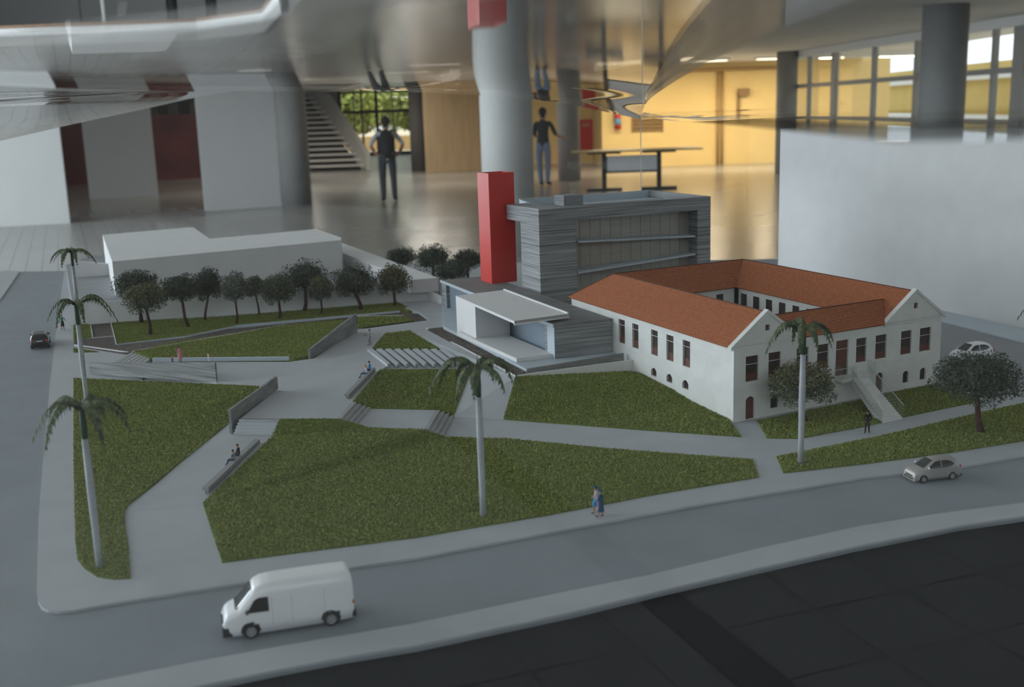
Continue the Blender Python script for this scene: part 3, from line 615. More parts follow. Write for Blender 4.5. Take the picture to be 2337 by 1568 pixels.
def bench(pa, pb, z, h, wd, label):
    A, B = g(*pa, z), g(*pb, z); t = (B-A); n = Vector((-t.y, t.x, 0)).normalized(); o = thing('bench', label, 'bench', (A.x, A.y, A.z)); b = mat('bench_grey', (.27, .28, .285), .7)
    MB().box(A+Vector((0, 0, h*.55)), t, n*wd, (0, 0, h*.45)).build('seat', b, o); MB().box(A+n*wd*.0, t, n*wd*.62, (0, 0, h*.55)).build('base', mat('bench_base', (.22, .22, .22), .7), o)
bench((477, 1127), (594, 1015), .0015, .0056, .0052, 'long grey bench below the white steps')
bench((797, 910), (857, 848), PZ, .0048, .0050, 'long grey bench on the plaza by the lawn')
# plank seats
ps = thing('plank_seating', 'row of nine pale plank seats beside the plaza', 'seating', tuple(g(900, 830, .006)))
for k in range(9):
    zt = PZ+.0032-.0004*k; b0 = g(838+20.6*k, 796+.1*k, zt); b1 = g(850+20.6*k, 795, zt); f0 = g(884+21.0*k, 832, zt); f1 = g(890+21.0*k, 828, zt)
    MB().prism([(b0.x, b0.y), (b1.x, b1.y), (f1.x, f1.y), (f0.x, f0.y)], M+zt-.0030, M+zt).build('plank', stepm, ps)
    n = (f0-b0); MB().prism([(q.x, q.y) for q in (b0+(b1-b0)*.3, b1, f1-(f1-f0)*.1, f0+(f1-f0)*.3)], M+.0005, M+zt-.0030).build('riser', stepd, ps)
slabpx('seating_floor', [(838, 798), (1005, 798), (1080, 838), (1076, 844), (884, 843)], 0, .003, stepm, 'sloping pale floor under the plank seats', 'paving', zz=[PZ-.002, .0145, .0125, .0125, PZ-.002])

# ================================================================== WHITE CONTEXT BLOCKS
TZ = .030; zb = hz(g(263, 676, TZ), 597)-M; Q = [g(*p, zb) for p in ((256, 597), (777, 548), (779, 542), (722, 523), (478, 545), (440, 518), (234, 536))]
tag(MB().prism(clip([(q.x, q.y) for q in Q][::-1], off(rect, .012)), M+TZ, M+zb).build('white_block', white), 'long low white context block behind the tree row', 'model building')
o = lowwall('boundary_wall', (160, 743), (1001, 684), 0, .015, 694, 638, .004, white, 'long white boundary wall behind the small trees')
zw = hz(g(1001, 684, .015), 638)-M; Q = [g(*p, zw+.004) for p in ((779, 554), (1000, 634), (936, 639), (782, 577))]
tag(MB().prism(clip([(q.x, q.y) for q in Q][::-1], off(rect, .012)), M+TZ, M+zw+.004).build('white_wing', white), 'narrow white block running back beside the dark trees', 'model building')
lowwall('ramp_wall', (977, 685), (1008, 697), .015, .016, 662, 676, .0015, white, 'small white ramp wall beside the grey podium')
ty = [g(165, 694, .030), g(1003, 639, .030), g(790, 560, .030)]; tq = clip([(q.x, q.y) for q in (ty[0]+VX*.003, g(150, 605, .030), ty[0]+VX*1.2+UX*.2, ty[2]+VX*.8, ty[2], ty[1]+VX*.003)], off(rect, .010))
tag(MB().prism(tq, M, M+.0299).build('raised_terrace', yardm), 'raised dark grey ground behind the white boundary wall', 'terrace')
lowwall('yard_wall', (173, 633), (252, 628), .03, .03, 596, 603, .010, white, 'white wall closing the grey side yard')
A = g(1775, 632); B = g(2337, 752); t = (B-A).normalized(); B = A+t*.78; nr = Vector((-t.y, t.x, 0)); zt = hz(A, 293)
mb = MB().prism([(q.x, q.y) for q in (A, B, B+nr*.30, A+nr*.30)], M, zt); o = mb.build('tall_white_block', white); tag(o, 'tall plain white context block behind the old house', 'model building')
A = g(2120, 733); t2 = (g(2337, 783)-A).normalized(); n2 = Vector((-t2.y, t2.x, 0))
zz = .0022; Q = [g(1990, 693, zz), g(2337, 782, zz), g(2700, 873, zz), g(2700, 840, zz), g(2337, 752, zz), g(1990, 668, zz)]
tag(MB().prism([(q.x, q.y) for q in Q], M, M+zz).build('block_pavement', lblue), 'pale blue pavement strip along the tall white block', 'pavement')

# ------------------------------------------------------------ the old house's frame
HA = g(1683, 965); ze = hz(HA, 790)-M; HF = g(1675, 790, ze); HU = g(2150, 716, ze)-HF; HV = g(1296, 672, ze)-HF
Wd, Dd = HU.length, .352; HU.normalize(); HV.normalize()
# ================================================================== PODIUM, PAVILION, TOWERS
def par4(A, B, D): return [A, B, B+D-A, D]
def pz(mb, Q, z0, z1, mi=0): return mb.prism([(q.x, q.y) for q in Q], M+z0, M+z1, mi)
DZ = .0245
slabpx('terrace', [(1012, 744), (1201, 842), (1424, 806), (1396, 797), (1330, 765), (1100, 700), (1008, 692)], 0, DZ, lblue, 'pale blue terrace around the white pavilion', 'terrace')
plan = thing('long_planter', 'long brown planter with thin pale walls beside the pavilion', 'planter', tuple(g(1090, 800, .004)))
zz = [.019, .020, .0225, .0215]; Qd = [g(*p, z) for p, z in zip(((976, 751), (1009, 747), (1199, 850), (1177, 857)), zz)]
MB().prism([(q.x, q.y) for q in Qd], M, [M+z for z in zz]).build('soil', dirt, plan)
lowwall('planter_wall', (972, 753), (1176, 863), .016, .019, 748.5, 857, .0012, white, '', par=plan)
lowwall('planter_wall', (1011, 749), (1202, 852), .017, .0195, 743.5, 843, .0022, lblue, '', par=plan)
lowwall('planter_wall', (972, 752), (1011, 748), .016, .017, 748.5, 743.5, .001, white, '', par=plan)
lowwall('retaining_wall', (1177, 862), (1448, 848), .019, .0105, 857, 821, .0022, house_white, 'white tapering retaining wall under the terrace')
lowwall('terrace_parapet', (1203, 851), (1424, 824), .0205, .0205, 842, 806, .0015, gwall, 'low grey parapet along the terrace above the retaining wall')
lowwall('terrace_gate', (1446, 848), (1459, 851), .0105, .0105, 818, 822, .0016, lblue, 'small pale blue gate panel against the old house', 'gate')
pav = thing('white_pavilion', 'open white pavilion with thin overhanging roof on the terrace', 'model building', tuple(g(1110, 790, DZ)))
Dq, Cq, Aq = g(1179, 818, DZ+.0045), g(1263, 807, DZ+.0045), g(1043, 757, DZ+.0045); Bq = Aq+Cq-Dq
pz(MB(), [Dq, Cq, Bq, Aq], DZ-.0005, DZ+.0045).build('platform', white, pav)
zr = hz(Dq, 733)-M; RA, RD, RC = g(1040, 675, zr), g(1174, 733, zr), g(1299, 716, zr); RB = RA+RC-RD
pz(MB(), [RA, RB, RC, RD], zr-.0032, zr).build('roof', white, pav)
def lip(a, b, th, z0, z1, nm, m=white, parent=None, s=1):
    t = (b-a).to_2d(); n = Vector((-t.y, t.x)).normalized()*th*s; return MB().prism([(a.x, a.y), (b.x, b.y), (b.x+n.x, b.y+n.y), (a.x+n.x, a.y+n.y)], M+z0, M+z1).build(nm, m, parent)
lip(RB, RC, .0022, zr-.001, zr+.0016, 'roof_upstand', white, pav, s=-1); lip(RD, RC, .0018, zr-.0048, zr+.0003, 'fascia', white, pav, s=1)
f = .36; RBn = RA+(RC-RD)*.66; E0 = RA.lerp(RD, f); E1 = E0+(RBn-RA); pz(MB(), [RA, E0, E1, RBn], DZ, zr-.0032).build('solid_bay', white, pav)
# podium
zP = hit(1396, 727, HF-HU*.0012, (-HV.y, HV.x, 0)).z-M; P0, Pq1, P3 = g(1264, 741, zP), g(1397, 727, zP), g(1006, 639, zP); Pq2 = Pq1+P3-P0
pod = thing('grey_podium', 'low striped grey podium with flat deck roof', 'model building', (P0.x, P0.y, M+DZ))
pz(MB(), [P0, Pq1, Pq2, P3], zP-.0035, zP).build('deck_roof', stripflat, pod)
ul = (Pq1-P0).normalized(); vl = (P3-P0).normalized()
pz(MB(), [P0+ul*.0015, Pq1, Pq1+vl*.03, P0+ul*.0015+vl*.03], DZ, zP-.0035).build('front_wall', strip, pod)
bpo = P0+ul*.006+vl*.03; pz(MB(), [bpo, Pq1+vl*.03, Pq2-vl*.02, P3+ul*.006-vl*.02], DZ, zP-.0035).build('glass_wall', mat('podium_blue_glass', (.22, .27, .32), .25), pod)
pz(MB(), [P3+ul*.001-vl*.018, P3+ul*.02-vl*.018, P3+ul*.02, P3+ul*.001], .016, zP-.0035).build('end_pier', strip, pod)
lip(P0, P3, .0012, zP-.0036, zP+.0003, 'roof_edge', lblue, pod, s=1); lip(P3+ul*.0018-vl*.0185, P3+ul*.0018-vl*.017, .001, .016, zP-.004, 'corner_bead', lblue, pod)
lip(P0+ul*.0002, P0+ul*.0002+vl*.02, .0008, DZ, zP-.003, 'corner_bead', lblue, pod, s=-1)
# red tower
T0, T1, T3 = g(1123, 648, zP), g(1180, 642, zP), g(1098, 640, zP); T2 = T1+T3-T0; zT = hz(T0, 396)-M
tw = thing('red_tower', 'tall slender red tower standing on the podium', 'model building', tuple(T0)); mb = MB(); c = (T0+T1+T2+T3)/4
Qi = [c+(q-c)*.84 for q in (T0, T1, T2, T3)]
for i in range(4):
    a, b = (T0, T1, T2, T3)[i], (T0, T1, T2, T3)[(i+1) % 4]; ai, bi = Qi[i], Qi[(i+1) % 4]; Z = lambda p, z: (p.x, p.y, M+z)
    mb.poly([Z(a, zP), Z(b, zP), Z(b, zT), Z(a, zT)]); mb.poly([Z(a, zT), Z(b, zT), Z(bi, zT), Z(ai, zT)]); mb.poly([Z(ai, zT), Z(bi, zT), Z(bi, zT-.006), Z(ai, zT-.006)])
mb.build('shaft', red, tw); pz(MB(), Qi, zT-.008, zT-.006).build('sunken_cap', red, tw)
# striped frame building
zG = hz(g(1235, 668, zP), 477.5)-M; F0, F1, L1 = g(1229, 477.5, zG), g(1622, 448, zG), g(1155.5, 466, zG); K1 = g(1482, 433.5, zG)
eu = (F1-F0).normalized(); ev = (K1-F1); Dp = ev.length; ev.normalize(); ar = (L1-F0)
gb = thing('striped_frame_building', 'tall striped grey building framing recessed glass floors', 'model building', (F0.x, F0.y, M+zP))
nF = (ev.x, ev.y, 0)
uof = lambda px, py: (hit(px, py, F0, (-eu.y, eu.x, 0))-F0).dot(eu); Lw = (F1-F0).length
u1 = uof(1316, 560); u2 = uof(1592, 520); zbm = hit(1321, 502, F0, (-eu.y, eu.x, 0)).z-M
dcol = ar.length*.56; av = ar.normalized()
pz(MB(), [F0, F0+eu*u1, F0+eu*u1+av*dcol, F0+av*dcol], .002, zG).build('stair_core', strip, gb)
zarm = hit(1158, 500.5, L1, (-eu.x, -eu.y, 0)).z-M
pz(MB(), [F0+av*dcol, F0+av*dcol+eu*u1*.55, L1+eu*u1*.55, L1], zarm, zG-.0004).build('bridge_arm', strip, gb)
bd = .020
pz(MB(), [F0+eu*u1, F1, F1+ev*bd, F0+eu*u1+ev*bd], zbm, zG).build('top_beam', strip, gb)
pz(MB(), [F0+eu*u2, F1, F1+ev*Dp, F0+eu*u2+ev*Dp], 0, zbm).build('end_wall', strip, gb)
BL_ = F0+eu*u1*.25+ev*Dp
pz(MB(), [F0+eu*u1*.9+ev*bd, F1+ev*bd, F1+ev*Dp, BL_+eu*u1*.6], zbm, zG-.011).build('roof_slab', lblue, gb)
lip(F1+ev*bd, F1+ev*Dp, .003, zG-.011, zG, 'parapet', strip, gb, s=1); lip(BL_+eu*u1*.6, F1+ev*Dp, .003, zG-.011, zG, 'parapet', lblue, gb, s=-1)
lip(F0+av*dcol+eu*u1*.55, BL_+eu*u1*.6, .003, zG-.011, zG-.001, 'parapet', lblue, gb, s=-1)
rg = .024; glz = mat('tan_reflection_glass', (.34, .325, .285), .18, spec=.8, var=.04, scale=30)  # base colour carries the tan reflection of the hall floor
G0 = F0+eu*u1+ev*rg; G1 = F0+eu*u2+ev*rg; pz(MB(), [G0, G1, G1+ev*.004, G0+ev*.004], 0, zbm).build('glass_wall', glz, gb)
for k in range(1, 12): a = G0.lerp(G1, k/12); lip(a, a+eu*.0005, .0004, zP, zbm, 'glazing_bar', mat('bar_grey', (.20, .20, .19), .5), gb, s=-1)
for k in range(1, 7):
    z = zP+(zbm-zP)*k/7; MB().box((G0.x-ev.x*.0004, G0.y-ev.y*.0004, M+z), (G1-G0), ev*.0004, (0, 0, .0004)).build('glazing_bar', MATS['bar_grey'], gb)
for (a, b) in (((1319, 552), (1587, 539)), ((1319, 623), (1587, 580))):
    nn = (-eu.y, eu.x, 0); A = hit(*a, F0+ev*.003, nn); B = hit(*b, F0+ev*.003, nn); z = (A.z+B.z)/2
    MB().box((A.x, A.y, A.z-.0014), B-A, ev*.021, (0, 0, .0026)).build('floor_slab', lblue, gb)
Rb0 = g(1287, 472, zG-.001); nn = (-eu.y, eu.x, 0); rt = hit(1287, 447, Rb0, nn).z-M; rw = (hit(1331, 447, Rb0, nn)-Rb0).dot(eu)
pz(MB(), [Rb0, Rb0+eu*rw, Rb0+eu*rw+av*.03, Rb0+av*.03], zG-.011, rt).build('roof_box', strip, gb)
MB().box((Rb0.x+eu.x*.0015, Rb0.y+eu.y*.0015, M+zG-.010), eu*(rw-.003), Vector((-av.x, -av.y, 0))*.0005, (0, 0, rt-zG+.0085)).build('roof_box_panel', yardm, gb)

# ================================================================== THE OLD HOUSE
def hp_(u, v, z): p = HF+HU*u+HV*v; return (p.x, p.y, M+z)
hn_f = (-HU.y, HU.x, 0); hn_l = (-HV.y, HV.x, 0)
def fuz(px, py): q = hit(px, py, HF, hn_f); return (q-HF).dot(HU), q.z-M
def lvz(px, py): q = hit(px, py, HF, hn_l); return (q-HF).dot(HV), q.z-M
house = thing('old_house', 'white two-storey house with courtyard and orange tiled roofs', 'model building', (HF.x, HF.y, M)); LH = LOC[house.name]
def wallholes(name, fn, length, z0, z1, holes, depth, m):
    """wall in the (s,z) plane of fn(s, z, d) with real openings, d = depth inwards"""
    S = sorted({0, length, *[h[0] for h in holes], *[h[1] for h in holes]}); Z = sorted({z0, z1, *[h[2] for h in holes], *[h[3] for h in holes]}); mb = MB()
    for a, b in zip(S[:-1], S[1:]):
        for c, d in zip(Z[:-1], Z[1:]):
            sm, zm = (a+b)/2, (c+d)/2
            if any(h[0] < sm < h[1] and h[2] < zm < h[3] for h in holes): continue
            mb.poly([fn(a, c, 0), fn(b, c, 0), fn(b, d, 0), fn(a, d, 0)])
    for h in holes:
        a, b, c, d = h[:4]; R = [(a, c), (b, c), (b, d), (a, d)]
        for i in range(4): p, q = R[i], R[(i+1) % 4]; mb.poly([fn(*p, 0), fn(*p, depth), fn(*q, depth), fn(*q, 0)])
    return mb.build(name, m, house)
wcount = 0
def window(fn, h, depth, kind):
    a, b, c, d = h[:4]; o = MB()
    o.poly([fn(a, c, depth), fn(b, c, depth), fn(b, d, depth), fn(a, d, depth)])
    if kind == 'door': return o.build('door_leaf', brown, house)
    wn = o.build('window', dkbrown, house); e = depth*.82
    if kind == 'tall':
        f = c+(d-c)*.30; MB().poly([fn(a, c, e), fn(b, c, e), fn(b, f, e), fn(a, f, e)]).build('lower_panel', brown, wn)
        s = (b-a); mm = MB()
        for k in (1, 2, 3): x = a+s*k/4; mm.poly([fn(x-.0002, f, e), fn(x+.0002, f, e), fn(x+.0002, d, e), fn(x-.0002, d, e)])
        x = f+(d-f)*.62; mm.poly([fn(a, x, e), fn(b, x, e), fn(b, x+.0006, e), fn(a, x+.0006, e)]); oo = mm.build('glazing_bars', brown, wn); oo['kind'] = 'stuff'
    return wn
def archcorners(fn, h, m):
    a, b, c, d = h[:4]; r = (b-a)*.30; mid = (a+b)/2
    for s0, s1 in ((a, mid), (b, mid)):
        pts = [fn(s0, d, .0002)]
        for k in range(6): f = k/5; pts.append(fn(s0+(s1-s0)*f, d-r+r*math.sin(PI/2*f)*.98, .0002))
        MB().poly(pts if s0 == b else pts[::-1]).build('arch_spandrel', m, house)
ff = lambda s, z, d: hp_(s, d, z); fl_ = lambda s, z, d: hp_(d, s, z)
def rect_f(x0, y0, x1, y1):   # pixel box on the front wall -> opening
    u0, z1 = fuz(x0, y0); u1, z0 = fuz(x1, y1); return (min(u0, u1), max(u0, u1), min(z0, z1), max(z0, z1))
zw0, zw1 = fuz(1717, 870)[1], fuz(1717, 812)[1]
tallpx = [(1702, 1731), (1754, 1782), (1818, 1845), (1865, 1891), (1954, 1977), (1998, 2023), (2056, 2080), (2099, 2124)]
hol, kinds = [], []
for a, b in tallpx:
    ym = 840-(a-1717)*.17; hol.append((fuz(a, ym)[0], fuz(b, ym)[0], zw0, zw1)); kinds.append('tall')
ua, ub = fuz(1908, 800)[0], fuz(1936, 800)[0]; zd0 = fuz(1922, 857)[1]; hol.append((ua, ub, zd0, zw1+.001)); kinds.append('door')
zs0, zs1 = fuz(1768, 931)[1], fuz(1768, 902)[1]
for a, b, k in ((1702, 1722, 'adoor'), (1759, 1777, 'arch'), (1999, 2015, 'adoor'), (2061, 2074, 'arch'), (2100, 2113, 'arch')):
    ym = 905-(a-1717)*.17; h = (fuz(a, ym)[0], fuz(b, ym)[0], .0005 if k == 'adoor' else zs0, zs1+(.0035 if k == 'adoor' else 0)); hol.append(h); kinds.append(k)
wallholes('front_wall', ff, Wd, -.001, ze, hol, .0022, house_white)
for h, k in zip(hol, kinds):
    window(ff, h, .0021, 'door' if k in ('door', 'adoor') else ('tall' if k == 'tall' else 'small'))
    if k in ('adoor', 'arch'): archcorners(ff, h, house_white)
lh, lk = [], []
zl0, zl1 = lvz(1568, 838)[1], lvz(1568, 778)[1]
for a, b in ((1412, 1426), (1443, 1457), (1486, 1501), (1521, 1537), (1558, 1575)):
    ym = 800-(1568-a)*.30; v0, v1 = lvz(a, ym)[0], lvz(b, ym)[0]; lh.append((min(v0, v1), max(v0, v1), zl0, zl1)); lk.append('tall')
zq0, zq1 = lvz(1565, 888)[1], lvz(1565, 868)[1]
for a, b in ((1486, 1498), (1521, 1534), (1557, 1571)):
    ym = 875-(1568-a)*.33; v0, v1 = lvz(a, ym)[0], lvz(b, ym)[0]; lh.append((min(v0, v1), max(v0, v1), zq0, zq1)); lk.append('arch')
wallholes('side_wall', fl_, Dd, -.001, ze, lh, .0026, house_white)
for h, k in zip(lh, lk):
    window(fl_, h, .0025, 'tall' if k == 'tall' else 'small')
    if k == 'arch': archcorners(fl_, h, house_white)
fr_ = lambda s, z, d: hp_(Wd-d, s, z); fb_ = lambda s, z, d: hp_(s, Dd-d, z)
wallholes('far_side_wall', fr_, Dd, -.001, ze, [], .002, house_white); wallholes('rear_wall', fb_, Wd, -.001, ze, [], .002, house_white)
a_ = .0405; zR = .1045
# courtyard walls
for nm, fn, ln in (('court_wall', lambda s, z, d: hp_(2*a_+s, 2*a_-.004, z), Wd-4*a_), ('court_wall', lambda s, z, d: hp_(2*a_+s, Dd-2*a_+.004, z), Wd-4*a_),
                   ('court_wall', lambda s, z, d: hp_(2*a_-.004, 2*a_+s, z), Dd-4*a_), ('court_wall', lambda s, z, d: hp_(Wd-2*a_+.004, 2*a_+s, z), Dd-4*a_)):
    wallholes(nm, fn, ln, 0, ze, [], .001, house_white)
for k in range(6):
    s = .012+k*.026; MB().poly([hp_(Wd-2*a_+.0035, 2*a_+s+.03, .042), hp_(Wd-2*a_+.0035, 2*a_+s+.042, .042), hp_(Wd-2*a_+.0035, 2*a_+s+.042, .070), hp_(Wd-2*a_+.0035, 2*a_+s+.03, .070)]).build('court_window', dkbrown, house)
    if k < 4: MB().poly([hp_(2*a_+s, Dd-2*a_+.0035, .042), hp_(2*a_+s+.011, Dd-2*a_+.0035, .042), hp_(2*a_+s+.011, Dd-2*a_+.0035, .070), hp_(2*a_+s, Dd-2*a_+.0035, .070)]).build('court_window', dkbrown, house)
def slope(name, e0, e1_, r0, r1, n=17, st=.00055):
    """one roof slope from eaves to ridge as overlapping tile courses"""
    mb = MB(); e0, e1_, r0, r1 = [Vector(hp_(*p)) for p in (e0, e1_, r0, r1)]; nn = (e1_-e0).cross(r0-e0).normalized()
    if nn.z < 0: nn = -nn
    for k in range(n):
        f, h = k/n, (k+1)/n; A, B, D, E = e0.lerp(r0, f)+nn*st, e1_.lerp(r1, f)+nn*st, e0.lerp(r0, h), e1_.lerp(r1, h)
        mb.poly([A, B, E, D]); mb.poly([A-nn*st*1.6, B-nn*st*1.6, B, A])
    mb.poly([e0-nn*.0012, e1_-nn*.0012, r1-nn*.0012, r0-nn*.0012], 0); return mb.build(name, tile, house)
o_ = .0035; zo = ze-.0018; W2, D2 = Wd, Dd
slope('roof_slope', (-o_, .001, zo), (-o_, D2+o_, zo), (a_, .001, zR), (a_, D2-a_, zR))
slope('roof_slope', (2*a_, .0, ze+.001), (2*a_, D2-2*a_, ze+.001), (a_, .001, zR), (a_, D2-a_, zR))
slope('roof_slope', (W2+o_, .001, zo), (W2+o_, D2+o_, zo), (W2-a_, .001, zR), (W2-a_, D2-a_, zR))
slope('roof_slope', (W2-2*a_, .0, ze+.001), (W2-2*a_, D2-2*a_, ze+.001), (W2-a_, .001, zR), (W2-a_, D2-a_, zR))
slope('roof_slope', (-o_, D2+o_, zo), (W2+o_, D2+o_, zo), (a_, D2-a_, zR), (W2-a_, D2-a_, zR))
slope('roof_slope', (2*a_, D2-2*a_, ze+.001), (W2-2*a_, D2-2*a_, ze+.001), (a_, D2-a_, zR), (W2-a_, D2-a_, zR))
af = .030; q = hit(1900, 700, HF+HV*af, hn_f); zF = q.z-M
slope('roof_slope', (2*a_+.003, -o_*.6, ze-.0012), (W2-2*a_-.003, -o_*.6, ze-.0012), (a_*1.3, af, zF), (W2-a_*1.42, af, zF), n=11)
slope('roof_slope', (a_*1.3, 2*af, ze+.001), (W2-a_*1.3, 2*af, ze+.001), (a_*1.3, af, zF), (W2-a_*1.42, af, zF), n=11)
for A, B in (((a_, .001, zR), (a_, D2-a_, zR)), ((a_, D2-a_, zR), (W2-a_, D2-a_, zR)), ((W2-a_, .001, zR), (W2-a_, D2-a_, zR)), ((a_*1.3, af, zF), (W2-a_*1.42, af, zF)), ((-o_, D2+o_, zo), (a_, D2-a_, zR))):
    MB().tube([Vector(hp_(*A))+Vector((0, 0, .0002)), Vector(hp_(*B))+Vector((0, 0, .0002))], .0007, 6).build('ridge_cap', tile_edge, house)
# gables with raised edge strips and small attic windows
for u0 in (0.0, W2-2*a_):
    ua = u0+a_; zg = zR+.0028; ww = .0045
    hw_ = [(ua-.0028, ua+.0028, .0865, .0925)]
    # gable face as a fan around the little opening
    x0, x1, y0, y1 = hw_[0]; OUT = [(u0-.003, ze-.0005), (u0+2*a_+.003, ze-.0005), (ua, zg)]; mb = MB()
    F = lambda s, z, d=0.0: hp_(s, -.0008+d, z)
    mb.poly([F(*OUT[0]), F(*OUT[1]), F(x1, y0), F(x0, y0)]); mb.poly([F(*OUT[1]), F(*OUT[2]), F(x1, y1), F(x1, y0)]); mb.poly([F(*OUT[2]), F(*OUT[0]), F(x0, y0), F(x0, y1)]); mb.poly([F(*OUT[2]), F(x0, y1), F(x1, y1)])
    for p, q in (((x0, y0), (x1, y0)), ((x1, y0), (x1, y1)), ((x1, y1), (x0, y1)), ((x0, y1), (x0, y0))): mb.poly([F(*p), F(*p, .002), F(*q, .002), F(*q)])
    mb.poly([F(*OUT[0], .004), F(*OUT[1], .004), F(*OUT[2], .004)][::-1])
    mb.build('gable', house_white, house)
    MB().poly([F(x0, y0, .0019), F(x1, y0, .0019), F(x1, y1, .0019), F(x0, y1, .0019)]).build('attic_window', brown, house)
    for s in (-1, 1):
        A = Vector(F(ua, zg)); B = Vector(F(ua+s*(a_+.0045), ze-.001)); dn = Vector((0, 0, -.0035)); dv = HV*.0062; mb = MB().box(A-HV*.001, B-A, dv, dn); mb.build('gable_coping', house_white, house)
    MB().box(Vector(F(u0-.001, ze-.003))-HV*.0006, HU*(2*a_+.002), HV*.001, (0, 0, .0016)).build('string_course', house_white, house)
for z in (.034, .0555): MB().box(Vector(hp_(0, -.0004, z)), HU*Wd, HV*.0006, (0, 0, .0004)).build('string_course', house_white, house)
for z in (.030, .034, .060): MB().box(Vector(hp_(-.0004, 0, z)), HV*Dd, HU*.0006, (0, 0, .0004)).build('string_course', house_white, house)
# outside stair with glass balustrades
stw = thing('house_stair', 'white outside stair with clear balustrades at the old house', 'steps', tuple(g(2038, 961)))
zL = zd0; u_a, u_b = fuz(1904, 858)[0], fuz(1978, 850)[0]
Ld = .013
MB().box(hp_(u_a, -Ld, zL-.004), HU*(u_b-u_a), HV*(Ld-.001), (0, 0, .004)).build('landing', house_white, stw)
E0, E1 = g(2015, 966), g(2060, 956); T0, T1 = g(1946, 866, zL), g(1982, 863, zL)
nst = 17
for k in range(nst):
    f = k/nst; h = (k+1)/nst; A, B, D, E = E0.lerp(T0, f), E1.lerp(T1, f), E0.lerp(T0, h+.01), E1.lerp(T1, h+.01); z = zL*h
    MB().prism([(A.x, A.y), (B.x, B.y), (E.x, E.y), (D.x, D.y)], M+max(0, z-.0075), M+z).build('tread', house_white, stw)
for A, B in ((E0, T0), (E1, T1)):
    n = HU*(.0008 if A is E0 else -.0008); a0 = Vector((A.x, A.y, M+.0005)); b0 = Vector((B.x, B.y, M+zL))
    MB().box(a0-n*2, b0-a0, n*1.0, (0, 0, .0125)).build('balustrade_pane', glassm, stw)
    MB().tube([a0-n*1.5+Vector((0, 0, .0127)), b0-n*1.5+Vector((0, 0, .0127))], .0003, 6).build('hand_rail', house_white, stw)
a0 = Vector(hp_(u_a, -Ld, zL)); MB().box(a0, HU*(u_b-u_a)*.42, HV*.0008, (0, 0, .0125)).build('balustrade_pane', glassm, stw)
a0 = Vector(hp_(u_a, -Ld, zL)); MB().box(a0, HV*Ld, HU*.0008, (0, 0, .0125)).build('balustrade_pane', glassm, stw)
b0 = Vector(hp_(u_b, -Ld, zL)); MB().box(b0, HV*Ld, HU*.0008, (0, 0, .0125)).build('balustrade_pane', glassm, stw)

# ================================================================== TREES
def odepth(P): v = np.array(P)-O3; return -(v[0]*_rt[2]+v[1]*_fw[2]+v[2]*_up[2])
def tree(base, z0, box, leaf, label, group, n=5200, leaf2=None, lean=0.0, Y=None, flk=.0021):
    x0, x1, y0, y1 = box; B = g(*base, z0) if Y is None else None
    cy = B.y if Y is None else Y; c = at((x0+x1)/2, (y0+y1)/2, cy); k = odepth(c)/FPX; rx, rz = (x1-x0)/2*k, (y1-y0)/2*k
    if B is None: B = Vector((c.x, c.y, M))
    t = thing('model_tree', label, 'tree', tuple(B), group=group); sd = random.random()*10
    fork = B.lerp(Vector((c.x, c.y, c.z-rz*.55)), .95); r0 = .0030*max(.6, min(1.25, rx/.028)); w1 = Vector((math.sin(sd), math.cos(sd*2), 0))*.0022
    MB().tube([B-Vector((0, 0, .001)), B.lerp(fork, .35)+w1, B.lerp(fork, .7)+w1*.4, fork], [r0, r0*.75, r0*.68, r0*.62], 8).build('trunk', trunkm, t, smooth=True)
    for q in range(5):
        th = q*2*PI/5+sd; tip = c+Vector((math.cos(th)*rx*.6, math.sin(th)*rx*.6, rz*(.15+.3*random.random())))
        MB().tube([fork-Vector((0, 0, .002)), fork.lerp(tip, .5)+Vector((math.cos(th), math.sin(th), -.3))*rx*.08, tip], [r0*.5, r0*.33, r0*.12], 6).build('branch', trunkm, t, smooth=True)
    # clumps of flakes on a lumpy crown
    nc = 26; cl = []
    for q in range(nc):
        ph = math.acos(1-1.75*(q+.5)/nc); th = q*2.39996+sd; rr = .66*(1+.18*math.sin(q*3.1+sd)); cl.append((c.x+rx*rr*math.sin(ph)*math.cos(th), c.y+rx*rr*math.sin(ph)*math.sin(th), c.z+rz*rr*math.cos(ph)-.04*rz))
    cl = np.array(cl); idx = rng.integers(0, nc, n); d = rng.normal(size=(n, 3)); d /= np.linalg.norm(d, axis=1)[:, None]; d *= (rng.random((n, 1)))**.33
    P = cl[idx]+d*np.array([rx*.40, rx*.40, rz*.40]); V, Fc = flakes(P, None, flk); rawmesh('foliage', V, Fc, leafs[leaf], t, True)
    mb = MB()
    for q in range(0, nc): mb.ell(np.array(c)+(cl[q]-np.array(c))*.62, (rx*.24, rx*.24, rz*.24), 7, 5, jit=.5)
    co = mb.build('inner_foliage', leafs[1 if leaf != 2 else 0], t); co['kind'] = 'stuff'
    if leaf2 is not None:
        m2 = P[:, 2] > c.z+rz*.1; m2 &= rng.random(n) < .55; V, Fc = flakes(P[m2]+np.array([0, -.0008, .0006]), None, flk); rawmesh('yellowed_foliage', V, Fc, leafs[leaf2], t, True)
    return t
TG = 'small trees along the white boundary wall'
